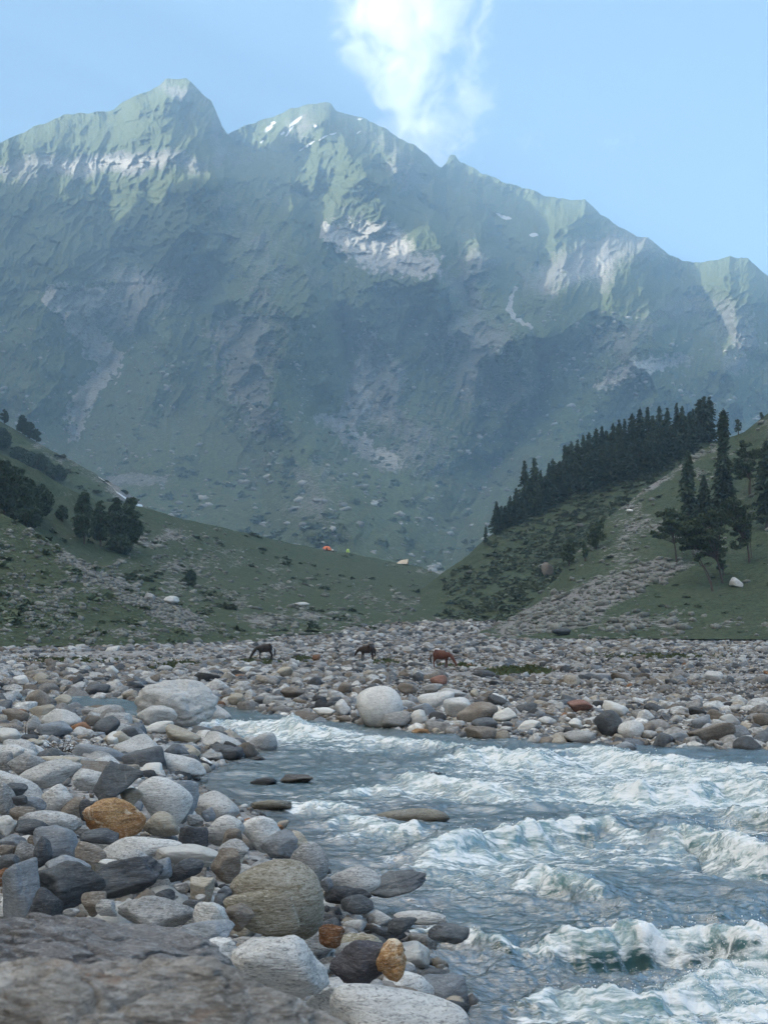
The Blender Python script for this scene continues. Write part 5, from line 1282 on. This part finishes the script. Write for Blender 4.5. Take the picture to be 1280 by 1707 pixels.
for a in [(141, 816, 908, 30, 'tall round-topped conifer at the left end of the tree row on the left hillside'), (168, 831, 912, 24, 'narrower pointed conifer, second in the tree row on the left hillside'), (194, 826, 915, 30, 'full conifer, third in the tree row on the left hillside'), (219, 826, 918, 34, 'biggest dark conifer at the right end of the tree row on the left hillside'), (199, 893, 922, 34, 'low bushy conifer in front of the tree row on the left hillside'), (104, 842, 868, 18, 'small solitary dark conifer between the two left tree groups')]:
    left_tree(L2, *a[:4], a[4], int(a[0] * 3), 'conifer row on the left hillside')
for a in [(8, 765, 862, 50, 'big round dark tree at the left edge of the picture'), (30, 775, 872, 44, 'large dark tree beside the one at the left edge'), (50, 797, 866, 34, 'dark tree at the top of the left edge thicket'), (68, 806, 866, 36, 'pointed dark tree at the right side of the left edge thicket'), (42, 832, 882, 44, 'low spreading dark tree at the foot of the left edge thicket')]:
    left_tree(L2, *a[:4], a[4], int(a[0] * 3 + 1), 'trees of the thicket at the left edge')
for i, a in enumerate([(4, 712, 748, 26), (38, 688, 722, 16), (50, 700, 728, 18), (62, 712, 735, 14), (8, 680, 706, 12)]):
    left_tree(L3, *a, ['dark tree at the left edge above the green shoulder', 'upright dark tree on the upper left skyline slope', 'dark tree just below the upright one on the upper left slope', 'small dark tree, lowest of the upper left slope row', 'faint tree high at the left edge'][i], 600 + i, 'faint trees high on the left')
for i, a in enumerate([(30, 745, 768, 20), (50, 752, 780, 26), (68, 756, 785, 26), (84, 772, 796, 22), (97, 775, 802, 24)]):
    left_tree(L3, *a, ['first and highest tree of the band behind the green shoulder', 'wide dark tree, second of the band behind the green shoulder', 'wide dark tree, middle of the band behind the green shoulder', 'lower tree, fourth of the band behind the green shoulder', 'last and lowest tree of the band behind the green shoulder'][i], 620 + i, 'tree band behind the green shoulder')
left_tree(L2, 318, 950, 973, 15, 'little solitary dark tree in the middle of the left meadow slope', 640, None)

# shrubs: countless low bushes on the slopes
def bushes(R, n, box, lo, hi, dens, label, seedc, cols=((.030, .045, .020), (.055, .075, .032)), kind='shrubs', sub=2, flat=(.5, .8), rough=.16):
    u = rng.uniform(box[0], box[1], n); v = rng.uniform(box[2], box[3], n)
    P_, ok, i, j = R.hits(u, v)
    ok &= dens(u, v, R, i, j); P_ = P_[ok]; m = len(P_)
    s = lo * (hi / lo) ** (rng.uniform(0, 1, m) ** 1.7)
    R_ = np.stack([s * rng.uniform(1, 1.5, m), s, s * rng.uniform(*flat, m)], 1)
    if kind == 'shrubs':
        g = np.random.default_rng(seedc); nq = 34; T = []
        for q in range(9):
            d = g.normal(size=(nq, 3)); d /= np.linalg.norm(d, axis=1)[:, None]; d *= g.uniform(.55, 1.05, (nq, 1)); d[:, 2] = np.abs(d[:, 2])
            T.append(quads(d, g.normal(0, .24, (nq, 3)), g.normal(0, .2, (nq, 3)))[0])
        T = np.array(T)[g.integers(0, 9, m)]; Rz = euler_mats(m, .05)
        V = np.einsum('nij,nvj->nvi', Rz, T * R_[:, None, :]) + P_[:, None, :] - np.array([0, 0, .1])
        tag(mesh('shrubs', V.reshape(-1, 3), np.arange(m * nq * 4).reshape(-1, 4), M['shrub'], smooth=False), label, 'shrubs', kind='stuff'); return
    P_[:, 2] += R_[:, 2] * .25
    c = np.array(cols); f = rng.uniform(0, 1, (m, 1)); cc = c[0] * (1 - f) + c[1] * f
    stones(kind, P_, R_, cc, sub, M['farstones'], label, kind, .25, rough=rough)
nz = lambda u, v, s=1.: fbm(u / (34 * s), v / (16 * s), 4.4, 3)
bushes(R2, 5200, (735, 1180, 740, 1040), .8, 2.4, lambda u, v, R, i, j: (v > R.V[-1, i] + 12) & (nz(u, v) > -.35), 'low shrubs covering the slope below the forest', 1)
bushes(L2, 2700, (-200, 820, 860, 1060), .5, 2.6, lambda u, v, R, i, j: (nz(u, v) > .22), 'dark low shrubs scattered over the left meadow slope', 2)
bushes(L1, 1700, (-200, 420, 870, 1074), .35, 1.5, lambda u, v, R, i, j: (nz(u, v, .7) > .25), 'dark juniper mats on the nearest left slope', 3, cols=((.022, .034, .016), (.045, .06, .028)))
bushes(R1, 1200, (880, 1600, 760, 1060), .3, 1.2, lambda u, v, R, i, j: (nz(u, v, .7) > .3), 'small shrubs on the grassy right slope', 4)
bushes(L3, 700, (-20, 330, 720, 920), 1.2, 4.0, lambda u, v, R, i, j: (nz(u, v, .7) > .15), 'dark shrubs on the far left shoulder', 5)
# scree stones
sc_cols = ((.10, .108, .095), (.26, .27, .245))
rk = lambda thr: (lambda u, v, R, i, j: (R.attr['rocky'][j, i] + rng.normal(0, .22, len(u)) > thr))
bushes(L1, 30000, (-200, 450, 860, 1076), .12, .75, rk(.58), 'scree stones on the nearest left slope', 6, sc_cols, 'scree', 1, (.5, .9), .09)
bushes(L2, 14000, (-200, 870, 860, 1060), .3, 1.5, rk(.42), 'scattered stones on the left meadow slope', 7, sc_cols, 'scree', 1, (.4, .8), .06)
bushes(R1, 19000, (800, 1550, 700, 1064), .2, 1.3, rk(.60), 'boulder fan and loose stones on the right slope', 8, sc_cols, 'scree', 1, (.5, .9), .09)
bushes(R2, 300, (735, 1180, 740, 1040), .5, 2.0, rk(.3), 'few stones among the shrubs of the ridge', 9, sc_cols, 'scree', 1, (.5, .9), .09)
bushes(RM, 3600, (-20, 1290, 560, 985), 4, 15, lambda u, v, R, i, j: (nz(u, v, 1.3) > .05) & (rng.uniform(0, 1, len(u)) < sstep(540, 760, v)), 'dark patches of scrub on the lower mountain face', 10)
bushes(RM, 5200, (-20, 1290, 520, 990), 2.5, 11, lambda u, v, R, i, j: (nz(v, u, 1.1) > .1), 'fallen blocks strewn over the lower mountain face', 11, ((.20, .20, .19), (.46, .45, .42)), 'scree', 1, (.4, .8), .08)
# grass on the stony flat
def grass_tufts():
    C = []
    for (u, v, ru, rv) in GRASS_PATCHES:
        n = int(ru * rv * 1.1); a = rng.normal(0, .5, (n, 2)); uu, vv = u + a[:, 0] * ru, v + a[:, 1] * rv
        D = GH(uu, vv); C.append(at(uu, vv, D))
    C = np.concatenate(C); C[:, 2] = zg(C[:, 0], C[:, 1]) + .05; n = len(C)
    C = np.repeat(C, 5, 0) + rng.normal(0, .18, (n * 5, 3)) * [1, 1, .1]
    A = rng.normal(0, .09, C.shape) * [1, 1, .3]; B = np.abs(rng.normal(.07, .04, (len(C), 1))) * np.array([0, 0, 1.]) + rng.normal(0, .03, C.shape)
    V, Fc = quads(C + B, A, B)
    tag(mesh('grass', V, Fc, M['grassblade'], smooth=False), 'olive green grass patches between the stones of the flat', 'grass', kind='stuff')
grass_tufts()

# ------------------------------------------------------------------ horses
def horse_mesh(bulk=1.0, neck=((.72, 1.16), (.98, .86), (1.18, .52), (1.36, .14)), step=.0):
    J, E, Rr = [], [], []
    def add(p, r, par=None):
        J.append(p); Rr.append(r); i = len(J) - 1
        if par is not None: E.append((par, i))
        return i
    c0 = add((-.15, 0, 1.12), .30 * bulk)
    hip = add((-.58, 0, 1.18), .27 * bulk, c0); rump = add((-.80, 0, 1.12), .16 * bulk, hip)
    ch = add((.30, 0, 1.13), .28 * bulk, c0); br = add((.58, 0, 1.12), .20 * bulk, ch)
    n1 = add((neck[0][0], 0, neck[0][1]), .20, br); n2 = add((neck[1][0], 0, neck[1][1]), .155, n1); n3 = add((neck[2][0], 0, neck[2][1]), .125, n2)
    h1 = add(((neck[2][0] + neck[3][0]) / 2 + .02, 0, (neck[2][1] + neck[3][1]) / 2), .105, n3); add((neck[3][0], 0, neck[3][1]), .075, h1)
    for s in (-1, 1):
        add((neck[2][0] - .06, s * .06, neck[2][1] + .16), .022, n3)
        o = step * s
        a = add((.40, s * .13, .86), .115, ch); b = add((.42 + o * .5, s * .13, .48), .055, a); c = add((.42 + o, s * .13, .12), .038, b); add((.46 + o, s * .13, .03), .05, c)
        a = add((-.52, s * .14, .88), .15, hip); b = add((-.72 - o * .5, s * .14, .50), .062, a); c = add((-.66 - o, s * .14, .12), .040, b); add((-.61 - o, s * .14, .03), .05, c)
    me = bpy.data.meshes.new('horse'); me.from_pydata(J, E, [])
    ob = bpy.data.objects.new('tmp', me); COL.objects.link(ob)
    md = ob.modifiers.new('s', 'SKIN'); md.use_smooth_shade = True
    for i, d in enumerate(me.skin_vertices[0].data): d.radius = (Rr[i], Rr[i]); d.use_root = (i == 0)
    sb = ob.modifiers.new('u', 'SUBSURF'); sb.levels = 2
    dg = bpy.context.evaluated_depsgraph_get(); dg.update()
    m2 = bpy.data.meshes.new_from_object(ob.evaluated_get(dg))
    bpy.data.objects.remove(ob)
    return m2
def horse(u, vfeet, hpx, face, mat, label, wave=0, **k):
    t = empty('horse'); D = float(GH(np.array([u]), np.array([vfeet]))[0]); D = min(D, 140); P0 = at(u, vfeet, D)
    P0[2] = max(P0[2], zg(P0[0], P0[1]) + .15)
    s = hpx / FPX * D / 1.42
    body = horse_mesh(**k); o = bpy.data.objects.new('body', body); COL.objects.link(o); o.parent = t; body.materials.clear(); body.materials.append(M[mat])
    g = np.random.default_rng(int(u))
    # tail
    V, Fc = tube([(-.90, 0, 1.16), (-1.0, 0, .95), (-.98, .03, .6), (-.93, 0, .34)], [.035, .06, .07, .015], 8); mesh('tail', V, Fc, M['mane'], parent=t)
    nk = k.get('neck', ((.72, 1.16), (.98, .86), (1.18, .52), (1.36, .14)))
    C = []; 
    for f in np.linspace(0, 1, 40):
        p = np.interp(f, [0, .5, 1], [nk[0][0] - .05, nk[1][0], nk[2][0]]), np.interp(f, [0, .5, 1], [nk[0][1] + .17, nk[1][1] + .12, nk[2][1] + .10])
        C.append((p[0] + .03, g.normal(0, .03), p[1] - .03))
    C = np.array(C); A = np.tile([.035, .0, -.02], (40, 1)) + g.normal(0, .01, (40, 3)); B = np.tile([.0, .05, -.07], (40, 1)) + g.normal(0, .02, (40, 3))
    V, Fc = quads(C, A, B); mesh('mane', V, Fc, M['mane'], smooth=False, parent=t)
    t.location = P0; t.scale = (s, s, s); t.rotation_euler = (0, 0, face)
    return tag(t, label, 'horse', 'horses grazing on the stony flat')
horse(441, 1103, 25, rad(180 + 12), 'coat_black', 'black horse grazing with its head down, leftmost of the three on the flat', bulk=1.4, step=.05)
horse(611, 1104, 24, rad(180 - 28), 'coat_dark', 'dark brown shaggy horse in the middle, between the black and the bay one', bulk=1.6, step=.04, neck=((.72, 1.18), (.98, 1.02), (1.16, .82), (1.28, .46)))
horse(736, 1117, 27, rad(-14), 'coat_bay', 'reddish bay horse grazing towards the river, rightmost and nearest', bulk=1.5, step=.05)

# ------------------------------------------------------------------ tents on the meadow spur
def tent_dome(u, v, w, h, mat, name, label, door=True):
    P0 = L2.hit(u, v); D = P0[1]; W_ = w / 2 / FPX * D; Hh = h / FPX * D
    t = empty(name, P0 + np.array([0, -.5, -.1])); tag(t, label, 'tent', 'tents on the meadow spur')
    th = np.linspace(0, 2 * np.pi, 33); ph = np.linspace(0, np.pi / 2, 9)
    rr = lambda a: 1 - .10 * np.cos(a * 4) ** 2
    T, Pp = np.meshgrid(th, ph); X = np.cos(T) * np.cos(Pp) ** .8 * W_ * rr(T); Y = np.sin(T) * np.cos(Pp) ** .8 * W_ * .8 * rr(T); Z = np.sin(Pp) * Hh
    mesh('canopy', np.stack([X, Y, Z], -1), grid_faces(9, 33), M[mat], parent=t)
    a = np.linspace(-.3, .3, 5); z = np.linspace(0, .6, 5); A_, Z_ = np.meshgrid(a, z); q = np.cos(np.arcsin(Z_)) ** .8 * 1.02
    mesh('door', np.stack([np.sin(A_) * (1 - Z_) * W_ * q, -np.cos(A_) * W_ * .8 * .93 * q, Z_ * Hh + .02], -1), grid_faces(5, 5), M['coat_dark'], parent=t)
    return t
tent_dome(545, 917, 16, 7, 'tent_o', 'dome_tent', 'orange dome tent on the crest of the meadow spur')
tent_dome(580, 921, 6, 6, 'tent_y', 'dome_tent', 'small bright lime-green tent right of the orange one')
tent_dome(554, 917, 4, 3, 'white_cloth', 'dome_tent', 'tiny white tent touching the orange dome tent')
def tarp_tent(u, v, w, h):
    P0 = L2.hit(u, v); D = P0[1]; W_ = w / 2 / FPX * D; Hh = h / FPX * D
    t = empty('ridge_tent', P0); tag(t, 'low beige ridge tent at the right end of the meadow spur', 'tent', 'tents on the meadow spur')
    V = [(-W_, -2, 0), (W_ * .75, -2, 0), (W_ * .95, 0, Hh), (-W_ * .1, 0, Hh * .85), (W_, 2, 0), (-W_ * .6, 2, 0)]
    mesh('roof', V, [(0, 1, 2, 3), (3, 2, 4, 5)], M['tent_b'], smooth=False, parent=t)
    mesh('end_wall', [V[0], V[3], V[5]], [(0, 1, 2)], M['white_cloth'], smooth=False, parent=t)
    mesh('tent_pole', *tube([(V[2][0], 0, -.2), (V[2][0], 0, Hh + .3)], [.06, .05]), M['deadwood'], parent=t)
tarp_tent(670, 940, 22, 8)

# ------------------------------------------------------------------ small white cascade below the cliffs
def cascade():
    pts = [(165, 795, .8), (172, 800, 1.6), (180, 806, 2.0), (188, 812, 1.6), (194, 820, 1.8), (200, 824, 2.4), (208, 829, 2.6), (215, 833, 2.0), (222, 838, 1.6), (230, 842, 2.6), (238, 843, 1.8)]
    V = []
    for i, (u, v, w) in enumerate(pts):
        P0 = L3.hit(u, max(v, float(np.interp(u, L3.tops[:, 0], L3.tops[:, 1])) + 3)); D = P0[1] - 6
        for s in (-1, -.3, .4, 1): V.append(at(u + s * w * .5, v + s * w * .9 + g_.uniform(-.5, .5), D - (1 - s * s) * .6))
    tag(mesh('waterfall', V, grid_faces(len(pts), 4), M['spray']), 'thin white cascade running down the far left shoulder', 'waterfall')
cascade()

# ------------------------------------------------------------------ dead bush and twigs on the near bank
def dead_bush(u, v, w, h, n, label, seed, ln=1.):
    D = float(GH(np.array([u]), np.array([v]))[0]); P0 = at(u, v, D); g = np.random.default_rng(seed); k = D / FPX; parts = []
    for q in range(n):
        a = g.uniform(0, np.pi); L_ = w * k * g.uniform(.3, .62) * ln; p = np.array([g.normal(0, w * k * .12), g.normal(0, w * k * .15), 0.]); d = np.array([math.cos(a), g.normal(0, .5), abs(math.sin(a)) * h / w * 1.6 + .1]); pts = [p]
        for s in range(5): d = d + g.normal(0, .28, 3); pts.append(pts[-1] + d / np.linalg.norm(d) * L_ / 5)
        parts.append(tube(pts, list(np.linspace(.012, .003, 6)), 4))
        for s in (2, 3, 4):
            e = pts[s] + g.normal(0, 1, 3) * L_ * .16; parts.append(tube([pts[s], (pts[s] + e) / 2 + g.normal(0, .01, 3), e], [.006, .004, .002], 4))
    V, Fc = join([(a_, b_) for a_, b_ in parts])
    o = mesh('dead_bush', V, Fc, M['deadwood']); o.location = P0 + np.array([0, 0, .02]); tag(o, label, 'dead bush')
dead_bush(108, 1264, 66, 26, 46, 'dark heap of dead twigs on the sand between boulders', 7)
dead_bush(20, 1240, 90, 40, 7, 'thin bare dead branches reaching in over white rock at the left edge', 9)

# ------------------------------------------------------------------ clouds, above and beyond the haze
def cloud(name, u, v, D, wpx, hpx, lobes, dens, label, thr=.22, sc=3.2, depth=.5):
    c = at(u, v, D); sx, sz = wpx / 2 / FPX * D, hpx / 2 / FPX * D; sy = sx * depth
    V = np.array([(x, y, z) for x in (-1, 1) for y in (-1, 1) for z in (-1, 1)], float) * [sx, sy, sz]
    Fc = [(0, 1, 3, 2), (4, 6, 7, 5), (0, 4, 5, 1), (2, 3, 7, 6), (0, 2, 6, 4), (1, 5, 7, 3)]
    t = NT(name); co = t.coord('Object')
    acc = None
    for (lx, lz, rx, rz, k) in lobes:
        m = t.mp(co, (1 / (rx * sx), 1 / (.9 * sy), 1 / (rz * sz)), (0, 0, 0), (-lx / rx, 0, -lz / rz))
        d = t.n('ShaderNodeVectorMath', operation='LENGTH'); t.l(m, d.inputs[0])
        f = t.math('MULTIPLY', t.mr(d.outputs['Value'], 1.0, .0, 0, 1), k)
        acc = f if acc is None else t.math('MAXIMUM', acc, f)
    n = t.noise(t.mp(co, (1. / sx, 1. / sx, 1. / sx)), sc, 10, .68, .8)
    d = t.math('SUBTRACT', t.math('ADD', acc, t.math('MULTIPLY', t.math('SUBTRACT', n, .5), 2.6)), thr)
    d = t.math('MULTIPLY', t.math('MULTIPLY', t.math('MAXIMUM', t.math('MINIMUM', d, .6), 0.), t.mr(acc, 0, .12)), dens)
    pv = t.n('ShaderNodeVolumePrincipled'); pv.inputs['Color'].default_value = (.93, .93, .94, 1); t.l(d, pv.inputs['Density']); pv.inputs['Anisotropy'].default_value = .2
    t.l(pv.outputs[0], t.out.inputs['Volume'])
    o = mesh('cloud', V, Fc, t.m, smooth=False); o.location = c
    tag(o, label, 'cloud', kind='thing')
cloud('white_cloud', 695, 110, 13000, 460, 430, [(-.10, .40, .62, .66, 1.0), (.20, .50, .52, .46, .75), (-.04, -.12, .46, .36, .66), (.10, -.48, .56, .36, .56), (.34, -.22, .34, .4, .42), (.06, -.8, .5, .2, .4)], .0040, 'bright white cumulus cloud trailing down behind the central peak', thr=.22, sc=3.8)
cloud('faint_cloud', 880, 232, 13400, 90, 90, [(0, 0, .8, .8, .7)], .0022, 'faint shred of cloud right of the big white one', thr=.35)
cloud('thin_cloud', 1024, 236, 13500, 110, 60, [(0, 0, .8, .7, .7)], .0028, 'small faint cloud wisp above the right ridge', thr=.35)
# ------------------------------------------------------------------ morning haze
def build_haze():
    t = NT('valley_haze')
    pv = t.n('ShaderNodeVolumePrincipled')
    pv.inputs['Color'].default_value = (.47, .73, 1.0, 1)
    pv.inputs['Density'].default_value = HAZE
    pv.inputs['Anisotropy'].default_value = .25
    t.l(pv.outputs[0], t.out.inputs['Volume'])
    x0, x1, y0, y1, z0, z1 = -8500, 7500, -1700, 10600, -70, 3650
    V = [(x, y, z) for x in (x0, x1) for y in (y0, y1) for z in (z0, z1)]
    Fc = [(0, 1, 3, 2), (4, 6, 7, 5), (0, 4, 5, 1), (2, 3, 7, 6), (0, 2, 6, 4), (1, 5, 7, 3)]
    tag(mesh('haze', V, Fc, t.m, smooth=False), kind='stuff', label='pale blue morning haze filling the valley', cat='haze')
HAZE = 0.000128
build_haze()
